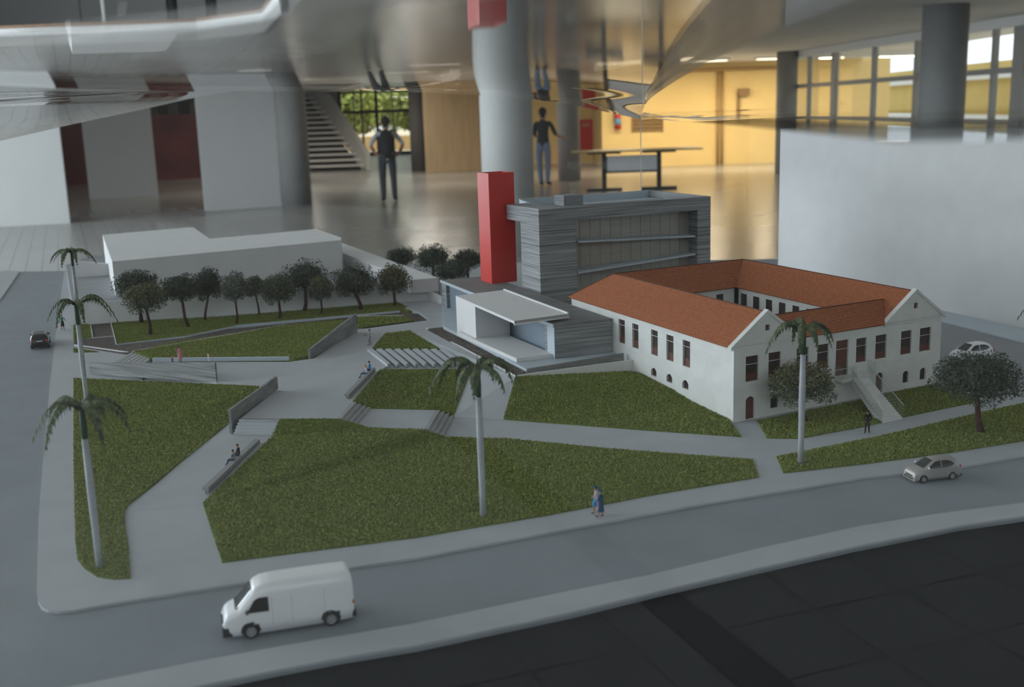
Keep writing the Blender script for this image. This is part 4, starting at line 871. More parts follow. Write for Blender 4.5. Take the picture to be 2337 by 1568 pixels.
for base, box, lf, lab, l2 in (((323, 738), (258, 365, 612, 684), 1, 'wide dark tree at the gravel court end of the row, half hidden', None),
                           ((343, 765), (280, 382, 644, 718), 0, 'tree with yellowish top standing forward at the gravel court', 3),
                           ((431, 747), (366, 458, 624, 692), 1, 'dark forked tree next to the yellow-topped tree', None),
                           ((467, 732), (440, 508, 608, 690), 1, 'tall narrow darkest tree of the row', None),
                           ((540, 740), (504, 566, 620, 692), 2, 'pale grey-green tree with thin straight trunk', None),
                           ((592, 719), (558, 604, 628, 678), 2, 'smallest pale tree squeezed between two larger trees', None),
                           ((638, 728), (592, 676, 621, 697), 0, 'round mid-green tree standing forward in the row', None),
                           ((695, 710), (643, 747, 591, 672), 1, 'tallest broad-crowned tree of the row', None),
                           ((732, 718), (702, 760, 628, 690), 2, 'small light tree in front of the tallest tree', 3),
                           ((824, 707), (754, 862, 602, 684), 1, 'widest tree of the row, beside the slanting wall end', None),
                           ((899, 699), (858, 937, 602, 676), 0, 'last tree of the row, next to the white ramp wall', 3)):
    tree(base, zbk(base[0]), box, lf, lab, TG, leaf2=l2)
for c, (box, lab, Y) in enumerate((((878, 956, 562, 612), 'leftmost dark bush-like tree behind the narrow white block', 2.02), ((938, 1036, 554, 622), 'largest dark tree behind the narrow white block', 1.97),
                        ((1030, 1102, 566, 620), 'dark tree half behind the red tower', 1.98), ((985, 1075, 592, 644), 'low dark tree in front of the dark trees by the podium', 1.86))):
    tree(None, 0, box, 1, lab, 'dark trees behind the podium', Y=Y, n=4200)
tree((1838, 962), 0, (1752, 1906, 824, 928), 0, 'broad tree in front of the old house beside the palm', 'street trees by the old house', n=9000, leaf2=3, flk=.0017)
tree((2240, 988), 0, (2130, 2332, 798, 926), 1, 'broad dark tree on the lawn strip near the white car', 'street trees by the old house', n=11000, flk=.0017)

# ================================================================== PALMS
def palm(base, z0, ptop, label, nfr=9, seed=1, fl=.034, Y=None, lean=None):
    rnd = random.Random(seed); B = g(*base, z0) if Y is None else Vector((*at(base[0], base[1], Y).to_2d(), M+z0)); top = hz(B, ptop); H = top-B.z
    t = thing('model_palm', label, 'palm', tuple(B), group='slender palms along the streets')
    r = .0024; hs = H*.80
    MB().tube([B-Vector((0, 0, .001)), B+Vector((0, 0, H*.2)), B+Vector((0, 0, H*.5)), B+Vector((0, 0, hs))], [r*1.05, r*1.0, r*1.15, r*.95], 12).build('trunk', palm_trunk, t, smooth=True)
    MB().tube([B+Vector((0, 0, hs)), B+Vector((0, 0, hs+H*.08)), B+Vector((0, 0, hs+H*.19))], [r*.85, r*.95, r*.7], 12).build('crown_shaft', palm_green, t, smooth=True)
    c = B+Vector((0, 0, hs+H*.185))
    for k in range(nfr):
        th = 2*PI*k/nfr+rnd.uniform(-.25, .25); L = fl*rnd.uniform(.8, 1.15); el = rnd.uniform(.55, 1.15); d = Vector((math.cos(th), math.sin(th), 0)); mb = MB(); pts = []
        s_ = Vector((-d.y, d.x, 0)); N = 12
        for i in range(N+1): f = i/N; pts.append(c+d*(L*(f*.98-.10*f*f))+Vector((0, 0, L*(el*f-1.25*el*f*f-.30*f**3))))
        for i in range(N):
            f = i/N; wv = L*.13*math.sin(PI*min(1, f*1.0+.12))**.7+.0002; w2 = L*.13*math.sin(PI*min(1, (i+1)/N*1.0+.12*(1-i/N)))**.7+.0002
            dr = Vector((0, 0, -wv*.55)); dr2 = Vector((0, 0, -w2*.55))
            mb.poly([pts[i], pts[i+1], pts[i+1]+s_*w2*.8+dr2-d*0, pts[i]+s_*wv*.8+dr+d*L*.02]); mb.poly([pts[i+1], pts[i], pts[i]-s_*wv*.8+dr+d*L*.02, pts[i+1]-s_*w2*.8+dr2])
        for i in range(2, N):   # drooping leaflets
            for sg in (-1, 1):
                a = pts[i]; w_ = L*.16*math.sin(PI*i/N)**.6+.0006; mb.poly([a, a+(pts[i]-pts[i-1])*.5, a+s_*sg*w_*.55+d*w_*.35-Vector((0, 0, w_*1.3))])
        mb.build('frond', palm_leaf, t)
    MB().tube([c-Vector((0, 0, .004)), c+Vector((0, 0, H*.10))], [.0007, .0001], 5).build('spear_leaf', palm_green, t)
    return t
palm((228, 1295), 0, 925, 'palm on the rounded corner of the tapering lawn', 7, 3, .040)
palm((201, 940), 0, 690, 'palm rising from the tapering lawn near the timber wall', 7, 23, .042)
palm((182, 745), 0, 572, 'palm standing beside the tiny lawn patch', 8, 8, .040)
palm((1103, 1180), 0, 835, 'palm in the middle of the largest lawn', 9, 11, .040)
palm((1827, 1058), 0, 745, 'palm at the corner of the long lawn strip by the house', 9, 15, .036)
palm((2395, 985), 0, 690, 'palm at the outer end of the long lawn strip', 9, 19, .042)

# ================================================================== VEHICLES
tyre = mat('tyre', (.012, .012, .013), .8); hubm = mat('hub_silver', (.38, .38, .39), .35, metal=.6); carglass = mat('car_glass', (.02, .021, .022), .08, spec=.8)
blackpl = mat('black_plastic', (.018, .018, .019), .6); lampm = mat('lamp_clear', (.6, .64, .68), .15); lampr = mat('lamp_red', (.55, .02, .02), .2); platem = mat('plate_white', (.6, .6, .62), .5); chrome = mat('roof_rail_silver', (.6, .6, .6), .3, metal=.7)
class Car:
    def __init__(s, L, W, H, zb, top, belt, tumble, n=9, endr=.10):
        s.L, s.W, s.H, s.zb, s.top, s.belt, s.tumble, s.n, s.endr = L, W, H, zb, top, belt, tumble, n, endr
    def zt(s, x):
        T = s.top; f = x/s.L
        for (a, za), (b, zb_) in zip(T[:-1], T[1:]):
            if a <= f <= b: k = (f-a)/(b-a); return (za+(zb_-za)*k)*s.H
        return (T[0] if f < T[0][0] else T[-1])[1]*s.H
    def wx(s, x): f = abs(x)/(s.L/2); return s.W/2*(1-s.endr*max(0, (f-.55)/.45)**2.6)
    def hw(s, x, z):
        t = max(0, min(.9999, (z-s.zb)/(s.zt(x)-s.zb))); y = s.wx(x)*(1-t**s.n)**(1/s.n)
        return y*(1-s.tumble*max(0, min(1, (z-s.belt*s.H)/(s.H-s.belt*s.H)))**1.15)*(1-.05*max(0, 1-t*4))
    def ztop(s, x, y):
        lo, hi = s.zb, s.zt(x)
        for _ in range(30):
            m = (lo+hi)/2
            if s.hw(x, m) > abs(y): lo = m
            else: hi = m
        return lo
    def body(s, wheels, rw):
        mb = MB(); NS, NR = 74, 18; k0 = []
        for i in range(NS+1):
            f = -.5+i/NS; x = s.L*(.5*math.sin(PI*f)*.35+f*.65); ring = []
            for sg in (-1, 1):
                R = []
                for j in range(NR+1):
                    th = PI/2*j/NR; t = math.sin(th)**.62; z = s.zb+(s.zt(x)-s.zb)*min(1, t); y = s.hw(x, z) if j < NR else 0; R.append((x, sg*y, z))
                ring += R if sg == -1 else R[:-1][::-1]
            k0.append(len(mb.v)); mb.v += ring
        n = 2*NR+1
        for i in range(NS):
            for j in range(n):
                j2 = (j+1) % n; q = (k0[i]+j, k0[i+1]+j, k0[i+1]+j2, k0[i]+j2); c = [sum(mb.v[a][d] for a in q)/4 for d in range(3)]
                if any((c[0]-wxx)**2+(c[2]-rw)**2 < (rw*1.16)**2 for wxx in wheels) and abs(c[1]) > s.W*.30: continue
                mb.f.append(q); mb.m.append(0)
        mb.f.append(tuple(range(k0[0], k0[0]+n))); mb.f.append(tuple(range(k0[-1], k0[-1]+n))[::-1]); mb.m += [0, 0]
        return mb
    def side(s, pts, e, sg):
        mb = MB(); xs = [p[0] for p in pts]; x0, x1 = min(xs), max(xs); NX, NZ = 16, 5; P = list(zip(pts, pts[1:]+pts[:1])); m_ = (x1-x0)*.004
        for i in range(NX+1):
            x = min(max(x0+(x1-x0)*i/NX, x0+m_), x1-m_); zs = [a[1]+(b[1]-a[1])*(x-a[0])/(b[0]-a[0]) for a, b in P if (a[0]-x)*(b[0]-x) <= 0 and abs(a[0]-b[0]) > 1e-9]
            z0, z1 = min(zs), max(zs)
            for j in range(NZ+1): z = (z0+(z1-z0)*j/NZ)*s.H; mb.v.append((x*s.L, sg*(s.hw(x*s.L, z)+e), z))
        for i in range(NX):
            for j in range(NZ): a = i*(NZ+1)+j; q = (a, a+NZ+1, a+NZ+2, a+1); mb.f.append(q if sg < 0 else q[::-1]); mb.m.append(0)
        return mb
    def screen(s, x0, x1, fy, e):
        mb = MB(); nx, ny = 8, 12
        for i in range(nx+1):
            x = s.L*(x0+(x1-x0)*i/nx)
            for j in range(ny+1):
                wt = s.hw(x, s.zb+(s.zt(x)-s.zb)*.965)*fy; y = -wt+2*wt*j/ny; mb.v.append((x+e*.5*(1 if x > 0 else -1), y, s.ztop(x, y)+e))
        for i in range(nx):
            for j in range(ny): a = i*(ny+1)+j; q = (a, a+1, a+ny+2, a+ny+1); mb.f.append(q if x1 < x0 else q[::-1]); mb.m.append(0)
        return mb
def vehicle(name, label, loc, rotz, car, paint, wheels, rw, side_wins, front_scr, rear_scr, kind):
    t = thing(name, label, 'van' if kind == 'van' else 'car', loc, rotz); L, W, H = car.L, car.W, car.H; u = L
    def B(mb, nm, m, par=t, sm=False):
        o = mb.build(nm, m, par, smooth=sm, local=True); return o
    wx = [f*L for f in wheels]; body = B(car.body(wx, rw), 'body', paint, sm=True)
    B(MB().box((-L*.46, -W*.42, car.zb*.9), (L*.92, 0, 0), (0, W*.84, 0), (0, 0, H*.30)), 'underbody', blackpl)
    for sg in (-1, 1):
        for pts in side_wins: B(car.side(pts, u*.004, sg), 'side_window', carglass)
    if front_scr: B(car.screen(*front_scr, u*.004), 'windscreen', carglass, sm=True)
    if rear_scr: B(car.screen(*rear_scr, u*.004), 'rear_window', carglass, sm=True)
    for x in wx:
        for sg in (-1, 1):
            y = sg*(car.wx(x)*.99); o = MB().lathe((x, y-sg*W*.12, rw), (0, sg, 0), [(rw*.90, 0), (rw, W*.02), (rw, W*.11), (rw*.9, W*.128), (rw*.62, W*.13)], 22); wh = B(o, 'wheel', tyre)
            hb = MB().lathe((x, y-sg*W*.012, rw), (0, sg, 0), [(rw*.62, 0), (rw*.62, W*.035), (rw*.52, W*.030), (rw*.2, W*.038), (0, W*.038)], 22); B(hb, 'hub', hubm, wh)
            for q in range(5):
                a = 2*PI*q/5+.3; c = Vector((x+math.cos(a)*rw*.42, y+sg*W*.021, rw+math.sin(a)*rw*.42)); B(MB().cbox(c, rw*.16, W*.008, rw*.16), 'hub_slot', blackpl, wh)
            N = 14; arc = [(x+math.cos(PI*q/N-.12+.24*q/N*0)*rw*1.17, sg*(car.hw(x+math.cos(PI*q/N)*rw*1.17, rw+math.sin(PI*q/N)*rw*1.17)+u*.001), rw+math.sin(PI*q/N)*rw*1.17) for q in range(N+1)]
            B(MB().tube(arc, rw*.10, 6), 'wheel_arch', blackpl if kind in ('van', 'suv') else paint, sm=True)
    xf = L/2; zf = car.zt(xf*.995); hwf = car.wx(xf)
    B(MB().box((xf-L*(.06 if kind == 'van' else .012), -hwf*1.06, car.zb), (L*(.072 if kind == 'van' else .020), 0, 0), (0, hwf*2.12, 0), (0, 0, H*(.17 if kind == 'van' else .10))), 'front_bumper', blackpl if kind == 'van' else paint)
    B(MB().box((-xf-L*.012, -hwf*1.0, car.zb+H*.02), (L*.030, 0, 0), (0, hwf*2.0, 0), (0, 0, H*.13)), 'rear_bumper', blackpl)
    gy = hwf*.5; gz = car.zb+(zf-car.zb)*.58
    B(MB().box((xf-L*.006, -gy, gz), (L*.012, 0, 0), (0, 2*gy, 0), (0, 0, (zf-car.zb)*.20)), 'grille', blackpl)
    if kind != 'van': B(MB().box((xf-L*.005, -hwf*.75, car.zb+(zf-car.zb)*.22), (L*.018, 0, 0), (0, hwf*1.5, 0), (0, 0, (zf-car.zb)*.16)), 'air_intake', blackpl)
    for sg in (-1, 1):
        c = (xf-L*.022, sg*hwf*.78, car.zb+(zf-car.zb)*.70); B(MB().ell(c, (L*.032, W*.10, H*.055), 12, 8), 'headlamp', lampm, sm=True)
        c = (-xf+L*.008, sg*hwf*.86, H*(.58 if kind != 'van' else .40)); B(MB().ell(c, (L*.015, W*.085, H*(.055 if kind != 'van' else .075)), 12, 8), 'tail_lamp', lampr if kind != 'van' else mat('lamp_amber', (.4, .16, .04), .3), sm=True)
        mx = side_wins[0][0][0]*L; mz = side_wins[0][0][1]*H; yy = car.hw(mx, mz)
        B(MB().ell((mx-L*.005, sg*(yy+W*.055), mz+H*.03), (L*.013, W*.06, H*.045), 10, 7), 'door_mirror', blackpl if kind in ('suv', 'van') else lampm, sm=True)
        ds = MB()
    B(MB().box((-xf-L*.014, -W*.16, car.zb+H*(.22 if kind != 'suv' else .36)), (L*.006, 0, 0), (0, W*.32, 0), (0, 0, H*.075)), 'number_plate', platem)
    if kind == 'suv':
        for sg in (-1, 1): B(MB().tube([(-.36*L, sg*W*.34, H*.985), (-.30*L, sg*W*.345, H*1.02), (.05*L, sg*W*.345, H*1.02), (.10*L, sg*W*.34, H*.985)], H*.012, 6), 'roof_rail', chrome, sm=True)
    if kind == 'van':
        for x in (.13, -.02, -.27):
            for sg in (-1, 1): B(MB().box((x*L, sg*(car.hw(x*L, H*.4)+u*.0006)-u*.0006, H*.20), (u*.0022, 0, 0), (0, u*.0012, 0), (0, 0, H*.55)), 'door_seam', mat('seam_grey', (.35, .35, .35), .6))
    return t
# van: nose to the left, driving along the front street
va = g(575, 1457, RZ); vb = g(757, 1428, RZ); dv = (va-vb).normalized(); ang = math.atan2(dv.y, dv.x)
wb = (va-vb).length; Lv = wb/.612; Wv = Lv*.335; Hv = Lv*.425
van = Car(Lv, Wv, Hv, Lv*.035, [(-.5, .86), (-.485, .97), (-.46, .993), (-.2, 1.0), (.13, .995), (.20, .975), (.25, .92), (.285, .82), (.385, .565), (.42, .53), (.46, .49), (.485, .44), (.5, .36)], .46, .15, n=7, endr=.14)
off_ = Vector((-dv.y, dv.x, 0)); mid = (va+vb)/2
nrm = off_ if off_.y > 0 else -off_
vc = mid+nrm*Wv*.47+dv*Lv*.006
vpaint = mat('van_white', (.80, .81, .83), .28, spec=.5, coat=.3)
vehicle('delivery_van', 'white high-roof delivery van on the front street', (vc.x, vc.y, M+RZ), ang, van, vpaint, [.300, -.312], Lv*.060,
        [[(.325, .50), (.26, .72), (.225, .755), (.155, .755), (.155, .49)]], (.405, .272, .86), None, 'van')
hprof = [(-.5, .50), (-.49, .62), (-.46, .72), (-.40, .90), (-.35, .965), (-.22, 1.0), (.0, .99), (.10, .95), (.28, .665), (.34, .625), (.43, .56), (.475, .50), (.5, .38)]
hwin = [[(.23, .655), (.145, .80), (.07, .90), (-.02, .93), (-.05, .93), (-.05, .62)], [(-.065, .62), (-.065, .93), (-.20, .925), (-.29, .86), (-.345, .74), (-.25, .655)]]
def hatch(name, label, pa, pb, paint, loc=None, ang=None, L=None, kind='car'):
    if loc is None:
        A, B = g(*pa, RZ), g(*pb, RZ); d = (A-B).normalized(); ang = math.atan2(d.y, d.x); L = (A-B).length/.615; n = Vector((-d.y, d.x, 0)); n = n if n.y > 0 else -n
        W = L*.44; c = (A+B)/2+n*W*.45+d*L*.015; loc = (c.x, c.y, M+RZ)
    W, H = L*.44, L*.42; car = Car(L, W, H, L*.045, hprof, .62, .24, n=6, endr=.16)
    return vehicle(name, label, loc, ang, car, paint, [.325, -.29], L*.078, hwin, (.30, .09, .88), (-.475, -.385, .78), kind)
hatch('hatchback_car', 'small silver hatchback on the front street near the palm', (2110, 1102), (2175, 1094), mat('car_silver', (.33, .315, .295), .3, spec=.5, coat=.4, metal=.15))
pw = g(2216, 822, .0007); aw = math.radians(200)
hatch('hatchback_car', 'small white hatchback parked behind the broad dark tree', None, None, mat('car_white', (.74, .76, .77), .3, coat=.3), (pw.x, pw.y, M+.0007), aw, .050)
sa = g(70, 799, RZ); sb = g(109, 795, RZ); Ws = .024; dS = VX
sc = g(92, 797, RZ)+VX*.026
suv = Car(.056, .0245, .0215, .0032, [(-.5, .52), (-.49, .64), (-.47, .70), (-.43, .93), (-.39, .985), (-.2, 1.0), (.02, .985), (.09, .94), (.23, .69), (.33, .665), (.44, .60), (.48, .54), (.5, .42)], .62, .20, n=6, endr=.12)
vehicle('off_road_car', 'black estate car seen from behind on the left street', (sc.x, sc.y, M+RZ), math.atan2(dS.y, dS.x), suv, mat('car_black', (.012, .012, .014), .2, spec=.6, coat=.5), [.31, -.30], .0041,
        [[(.20, .68), (.06, .90), (-.04, .925), (-.04, .65)], [(-.055, .65), (-.055, .925), (-.22, .92), (-.22, .65)], [(-.235, .65), (-.235, .915), (-.36, .87), (-.40, .68)]], (.22, .095, .80), (-.475, -.432, .80), 'suv')

# ================================================================== PEOPLE
skinm = mat('skin', (.42, .22, .15), .6); hairm = mat('dark_hair', (.02, .016, .014), .7); shoem = mat('dark_shoes', (.02, .018, .018), .6)
def cloth(name, c): return mat('cloth_'+name, c, .85)
def body_mesh(bones, mats_, sub):
    """bones: list of (jointA, posA, rA, jointB, posB, rB, region); grown into one skin"""
    me = bpy.data.meshes.new('person_body'); idx, V, Ed, Rr = {}, [], [], []
    for a, pa, ra, b, pb, rb, reg in bones:
        for n, p, r in ((a, pa, ra), (b, pb, rb)):
            if n not in idx: idx[n] = len(V); V.append(p); Rr.append(r)
        Ed.append((idx[a], idx[b]))
    me.from_pydata(V, Ed, []); o = bpy.data.objects.new('tmp', me); C.objects.link(o); o.modifiers.new('s', 'SKIN')
    for i, sv in enumerate(me.skin_vertices[0].data): sv.radius = Rr[i] if hasattr(Rr[i], '__len__') else (Rr[i], Rr[i]); sv.use_root = (i == 0)
    m = o.modifiers.new('b', 'SUBSURF'); m.levels = sub; m.render_levels = sub
    dg = bpy.context.evaluated_depsgraph_get(); nm = bpy.data.meshes.new_from_object(o.evaluated_get(dg)); bpy.data.objects.remove(o)
    nm.materials.clear(); order = list(dict.fromkeys(mats_.values()))
    for q in order: nm.materials.append(q)
    segs = [(Vector(pa), Vector(pb), (ra if not hasattr(ra, '__len__') else sum(ra)/2), (rb if not hasattr(rb, '__len__') else sum(rb)/2), reg) for a, pa, ra, b, pb, rb, reg in bones]
    for f in nm.polygons:
        c = f.center; best = 1e9
        for A, B, r0, r1, reg in segs:
            t = B-A; k = max(0, min(1, (c-A).dot(t)/max(1e-12, t.length_squared))); d = (c-(A+t*k)).length/(r0+(r1-r0)*k)
            if d < best: best, br = d, reg
        if br == 'head' and (c.z > HEADZ[0]+.035 or c.y < HEADZ[1]-.035): br = 'hair'
        f.material_index = order.index(mats_[br]); f.use_smooth = True
    return nm
HEADZ = [0, 0]
def person(label, loc, rotz, S, colors, pose=None, fingers=False, sub=1, group=None, extras=None, name='person', headturn=0.0):
    """local space: faces +Y, metres of a 1.72 m person, scaled by S"""
    J = dict(pel=(0, 0, .94), wai=(0, .0, 1.08), che=(0, .0, 1.30), nec=(0, .0, 1.47), hd0=(0, .015, 1.55), hd1=(0, .02, 1.64), nose=(0, .105, 1.60),
             shL=(-.17, 0, 1.41), elL=(-.24, -.03, 1.14), wrL=(-.25, .05, .90), haL=(-.25, .07, .82), shR=(.17, 0, 1.41), elR=(.24, -.03, 1.14), wrR=(.25, .05, .90), haR=(.25, .07, .82),
             hiL=(-.095, 0, .88), knL=(-.10, .02, .49), anL=(-.10, -.02, .085), toL=(-.11, .15, .035), hiR=(.095, 0, .88), knR=(.10, .02, .49), anR=(.10, -.02, .085), toR=(.11, .15, .035))
    J.update(pose or {}); HEADZ[0] = J['hd1'][2]; HEADZ[1] = J['hd1'][1]
    R = dict(pel=(.135, .105), wai=(.125, .095), che=(.145, .105), nec=.055, hd0=.078, hd1=.092, nose=.018, sh=.062, el=.045, wr=.032, ha=.038, hi=.098, kn=.074, an=.056, to=.042)
    seq = [('pel', 'wai', 'shirt'), ('wai', 'che', 'shirt'), ('che', 'nec', 'shirt'), ('nec', 'hd0', 'neck'), ('hd0', 'hd1', 'head')]
    for s in 'LR': seq += [('che', 'sh'+s, 'shirt'), ('sh'+s, 'el'+s, 'sleeve'), ('el'+s, 'wr'+s, 'fore'), ('wr'+s, 'ha'+s, 'hand'), ('pel', 'hi'+s, 'pants'), ('hi'+s, 'kn'+s, 'pants'), ('kn'+s, 'an'+s, 'shin'), ('an'+s, 'to'+s, 'shoe')]
    seq.append(('hd0', 'nose', 'head'))
    rad = lambda n: R.get(n, R.get(n[:2]))
    sc = lambda v: tuple(x*S for x in v); rs = lambda r: tuple(x*S for x in r) if hasattr(r, '__len__') else r*S
    bones = [(a, sc(J[a]), rs(rad(a)), b, sc(J[b]), rs(rad(b)), reg) for a, b, reg in seq]
    if fingers:
        for s, sg in (('L', -1), ('R', 1)):
            w, h = Vector(J['wr'+s]), Vector(J['ha'+s]); d = (h-w).normalized(); side = d.cross(Vector((0, 0, 1)) if abs(d.z) < .8 else Vector((0, 1, 0))).normalized(); cu = side.cross(d)
            for q, (o_, ln) in enumerate(((-.027, .062), (-.009, .074), (.009, .070), (.027, .055))):
                k = h+side*o_+d*.012; e = k+d*ln*.55+cu*.012; f_ = e+d*ln*.35+cu*.028
                bones += [('ha'+s, sc(h), .030*S, f'k{s}{q}', sc(k), .011*S, 'hand'), (f'k{s}{q}', sc(k), .011*S, f'e{s}{q}', sc(e), .0095*S, 'hand'), (f'e{s}{q}', sc(e), .0095*S, f'f{s}{q}', sc(f_), .008*S, 'hand')]
            k = w.lerp(h, .45)+side*.04; e = k+d*.035+side*.022; bones += [('wr'+s, sc(w), R['wr']*S, f't{s}', sc(k), .014*S, 'hand'), (f't{s}', sc(k), .014*S, f'u{s}', sc(e), .010*S, 'hand')]
    cm = dict(shirt=colors['shirt'], sleeve=colors.get('sleeve', colors['shirt']), fore=colors.get('fore', skinm), hand=skinm, neck=skinm, head=skinm, hair=colors.get('hair', hairm), pants=colors['pants'], shin=colors.get('shin', colors['pants']), shoe=colors.get('shoe', shoem))
    me = body_mesh(bones, cm, sub); t = thing(name, label, 'person', loc, rotz, group); o = bpy.data.objects.new('body', me); C.objects.link(o); o.parent = t
    def add(mb, nm, m): mb.v = [tuple(x*S for x in v) for v in mb.v]; return mb.build(nm, m, t, smooth=True, local=True)
    h = Vector(J['hd1']); add(MB().ell(h+Vector((0, -.018, .022)), (.094, .098, .094), 14, 10), 'hair', colors.get('hair', hairm))
    for s in (-1, 1): add(MB().ell(h+Vector((s*.092, .005, -.03)), (.014, .022, .032), 8, 6), 'ear', skinm); add(MB().ell(h+Vector((s*.034, .082, -.03)), (.013, .010, .010), 8, 6), 'eye', hairm)
    add(MB().ell(h+Vector((0, .088, -.085)), (.028, .010, .009), 8, 6), 'mouth', mat('lip', (.30, .10, .09), .6))
    if extras: extras(add, J)
    return t
def skirt(zt, zb, r0, r1, nm, m, y=0.0, c=(0, 0)):
    def f(add, J): add(MB().lathe((c[0], c[1]+y, zb), (0, 0, 1), [(r1, 0), (r1*.97, .02), (r0, zt-zb)], 18), nm, m)
    return f
# hall visitors
def backpack(add, J):
    bm = cloth('pack_black', (.018, .018, .019)); add(MB().ell((0, -.20, 1.20), (.165, .13, .29), 16, 12), 'backpack', bm); add(MB().ell((0, -.31, 1.10), (.12, .06, .14), 14, 8), 'backpack_pocket', bm)
    for s in (-1, 1): add(MB().tube([(s*.09, -.12, 1.45), (s*.11, .02, 1.475), (s*.12, .12, 1.36), (s*.13, .10, 1.12), (s*.13, -.10, 1.02)], .024, 6), 'strap', bm)
    add(MB().tube([(-.10, .0, .99), (-.15, .02, .99)], .02, 6), 'belt_loop', bm)
pp = G(889, 461, 0); hip = dict(elL=(-.33, -.10, 1.18), wrL=(-.24, -.02, .99), haL=(-.18, .02, .97), elR=(.34, -.10, 1.18), wrR=(.25, -.03, .98), haR=(.19, .02, .95), anL=(-.11, -.02, .085), toL=(-.13, .15, .035), knL=(-.11, .02, .49), anR=(.12, -.02, .085), toR=(.15, .15, .035), knR=(.11, .02, .49))
person('person in white shirt with black backpack, hands on hips, facing the glazing', (pp.x, pp.y, 0), .10, (hz(pp, 266))/1.74, dict(shirt=cloth('white', (.52, .52, .54)), pants=cloth('charcoal', (.035, .037, .042))), hip, True, 2, extras=backpack)
pp = G(1242, 424, 0)
person('person in dark shirt and blue jeans reaching out an arm', (pp.x, pp.y, 0), -.25, (hz(pp, 246))/1.74, dict(shirt=cloth('dark_grey', (.03, .032, .036)), pants=cloth('jeans', (.17, .23, .33)), fore=skinm),
       dict(elR=(.27, .10, 1.14), wrR=(.44, .20, 1.06), haR=(.52, .22, 1.04), elL=(-.22, .10, 1.14), wrL=(-.12, .30, 1.05), haL=(-.08, .36, 1.05), anL=(-.07, .02, .085), toL=(-.09, .18, .035), anR=(.09, -.05, .085), toR=(.14, .12, .035)), True, 2)
# figurines
FS = 1/82
navy = cloth('navy_coat', (.018, .065, .13)); pink = cloth('pink', (.50, .20, .27)); sky = cloth('sky_blue', (.06, .30, .50)); wh = cloth('white_top', (.62, .60, .68)); blk = cloth('black', (.014, .014, .016)); grn = cloth('green', (.02, .17, .085)); blu = cloth('blue', (.05, .22, .55)); org = mat('orange_hair', (.65, .26, .02), .7); jean = cloth('dark_jeans', (.03, .06, .11)); brh = mat('reddish_hair', (.12, .04, .03), .7)
walk = dict(anL=(-.09, .14, .085), knL=(-.09, .14, .49), toL=(-.09, .30, .035), anR=(.09, -.14, .10), knR=(.09, .02, .49), toR=(.09, .02, .04), elL=(-.22, .06, 1.14), wrL=(-.12, .22, 1.06), haL=(-.06, .26, 1.06), elR=(.22, .06, 1.14), wrR=(.12, .22, 1.06), haR=(.06, .26, 1.06))
def coat(m, hat):
    def f(add, J):
        add(MB().lathe((0, 0, .38), (0, 0, 1), [(.23, 0), (.22, .03), (.16, .60), (.175, .95), (.10, 1.08)], 16), 'coat', m)
        if hat: add(MB().lathe((0, .02, 1.66), (0, 0, 1), [(.15, 0), (.15, .015), (.10, .02), (.09, .10), (.03, .13)], 14), 'hat', hat)
    return f
p = g(1371, 1180); person('figurine in long navy coat with pink scarf walking on the pavement', tuple(p), 1.2, FS*1.02, dict(shirt=navy, pants=skinm, shin=skinm, fore=navy, hair=navy), walk, extras=lambda add, J: (coat(navy, navy)(add, J), add(MB().box((-.05, .12, .42), (.10, 0, 0), (0, .10, 0), (0, -.0, .95)), 'scarf', pink)))
p = g(1361, 1172); person('figurine in white top and blue skirt beside the navy coat figurine', tuple(p), 1.35, FS*1.02, dict(shirt=wh, pants=sky, shin=skinm, hair=navy), walk, extras=lambda add, J: (skirt(1.02, .48, .15, .20, 'skirt', sky)(add, J), add(MB().lathe((0, .02, 1.66), (0, 0, 1), [(.15, 0), (.15, .015), (.10, .02), (.09, .10), (.03, .13)], 14), 'hat', navy), add(MB().cbox((-.22, .1, .72), .08, .22, .22), 'handbag', sky)))
p = g(144, 753); person('figurine in green sweater and black skirt on the left pavement', tuple(p), PI, FS*1.1, dict(shirt=grn, pants=blk, shin=skinm, fore=grn), dict(elL=(-.32, 0, 1.18), wrL=(-.44, .02, 1.02), haL=(-.48, .03, .96), elR=(.27, 0, 1.14), wrR=(.30, .02, .90), haR=(.31, .03, .83), knL=(-.12, 0, .49), anL=(-.14, 0, .085), toL=(-.16, .13, .035), knR=(.12, 0, .49), anR=(.14, 0, .085), toR=(.16, .13, .035)), extras=skirt(1.0, .44, .16, .21, 'skirt', blk))
p = g(1979, 988); person('figurine in black clothes on the footpath by the house stair', tuple(p), PI*.9, FS*1.02, dict(shirt=blk, pants=blk, fore=blk), dict(haL=(-.10, .20, .86), wrL=(-.16, .16, .92), elL=(-.26, 0, 1.12), haR=(.10, .20, .86), wrR=(.16, .16, .92), elR=(.26, 0, 1.12), anR=(.14, .08, .085), toR=(.18, .22, .035), knR=(.12, .06, .49), anL=(-.14, -.08, .085), toL=(-.16, .08, .035)))
p = g(412, 828, PZ); person('figurine in pink dress standing by the low blue ledge', tuple(p), PI, FS*.98, dict(shirt=pink, pants=pink, shin=skinm, hair=brh), dict(), extras=skirt(1.05, .45, .15, .27, 'dress_skirt', pink))
p = g(477, 827, PZ); person('child-sized pale figurine by the low blue ledge', tuple(p), PI*.8, FS*.62, dict(shirt=cloth('beige', (.45, .36, .30)), pants=wh, shoe=blk), dict())
p = g(394, 829, PZ); person('small dark figurine half hidden behind the timber wall', tuple(p), PI, FS*.50, dict(shirt=pink, pants=blk), dict())
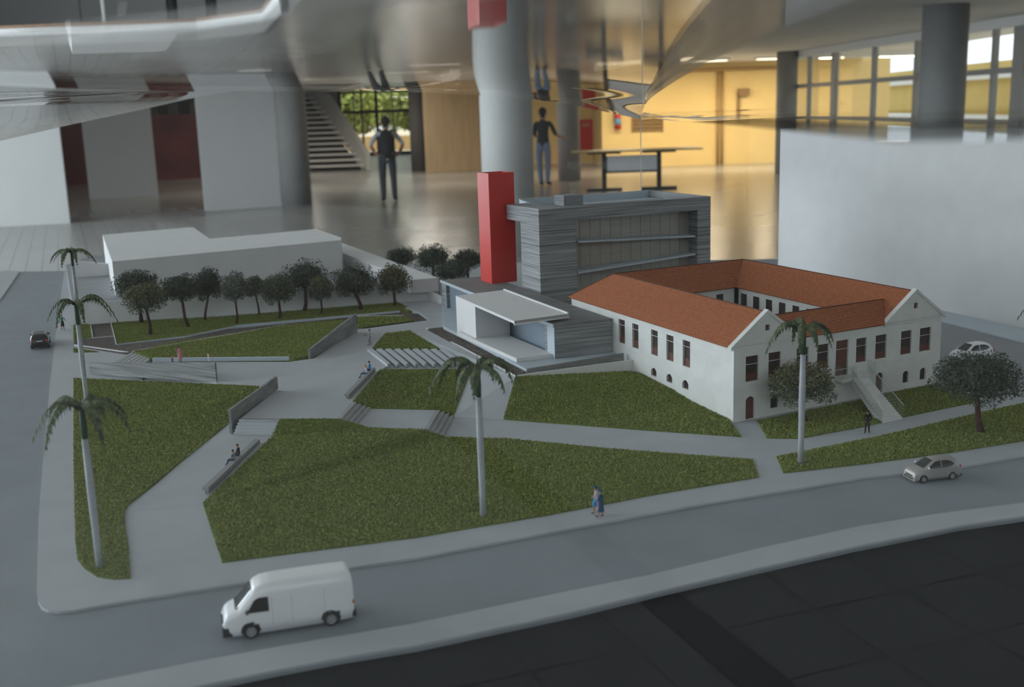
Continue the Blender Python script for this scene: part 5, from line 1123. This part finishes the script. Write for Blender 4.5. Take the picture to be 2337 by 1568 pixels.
p = g(845, 788, PZ); person('figurine in pale shirt walking by the slanting grey wall', tuple(p), PI*.55, FS*.98, dict(shirt=cloth('pale_grey', (.34, .34, .31)), pants=cloth('grey_trousers', (.22, .22, .22))), dict(walk, elL=(-.2, .12, 1.14), wrL=(-.18, .36, 1.18), haL=(-.16, .44, 1.22)), extras=lambda add, J: add(MB().cbox((-.14, .5, 1.22), .14, .06, .2), 'dark_bag', blk))
def seated(label, p, rot, cols, S, extras=None):
    d = -.50
    sit = dict(pel=(0, -.05, .94+d), wai=(0, -.06, 1.08+d), che=(0, -.03, 1.30+d), nec=(0, .0, 1.47+d), hd0=(0, .02, 1.55+d), hd1=(0, .035, 1.64+d), nose=(0, .12, 1.60+d), shL=(-.17, -.02, 1.41+d), shR=(.17, -.02, 1.41+d),
               elL=(-.23, .04, 1.14+d), wrL=(-.14, .26, 1.06+d), haL=(-.10, .33, 1.05+d), elR=(.23, .04, 1.14+d), wrR=(.14, .26, 1.06+d), haR=(.10, .33, 1.05+d),
               hiL=(-.09, .0, .92+d), knL=(-.11, .42, .95+d), anL=(-.11, .55, .54+d), toL=(-.11, .72, .50+d), hiR=(.09, .0, .92+d), knR=(.11, .42, .95+d), anR=(.11, .60, .54+d), toR=(.11, .77, .50+d))
    return person(label, p, rot, S, cols, sit, extras=extras)
def bpos(pa, pb, f, z, h, wd):
    A, B = g(*pa, z), g(*pb, z); t = B-A; n = Vector((-t.y, t.x, 0)).normalized(); q = A+t*f+n*wd*.62; return (q.x, q.y, q.z+h-.345*FS), math.atan2(n.y, n.x)-PI/2
q, r = bpos((477, 1127), (594, 1015), .62, .0015, .0056, .0052)
seated('figurine in black jacket sitting on the bench below the steps', q, r, dict(shirt=blk, pants=jean, fore=blk, hair=brh), FS*1.02)
q, r = bpos((477, 1127), (594, 1015), .53, .0015, .0056, .0052)
seated('figurine in jeans and pale top sitting close to the black jacket figurine', q, r, dict(shirt=cloth('lilac_grey', (.30, .27, .30)), sleeve=jean, pants=jean), FS*.92)
q, r = bpos((797, 910), (857, 848), .88, PZ, .0048, .0050)
seated('figurine in bright blue shirt sitting on the plaza bench', q, r, dict(shirt=blu, pants=blk, fore=blu), FS*1.0)
q, r = bpos((797, 910), (857, 848), .74, PZ, .0048, .0050)
seated('figurine with orange hair and white top sitting on the plaza bench', q, r, dict(shirt=wh, pants=cloth('teal', (.03, .12, .20)), hair=org), FS*.98, extras=lambda add, J: add(MB().ell(Vector(J['hd1'])+Vector((0, -.06, -.10)), (.085, .06, .15), 12, 8), 'long_hair', org))
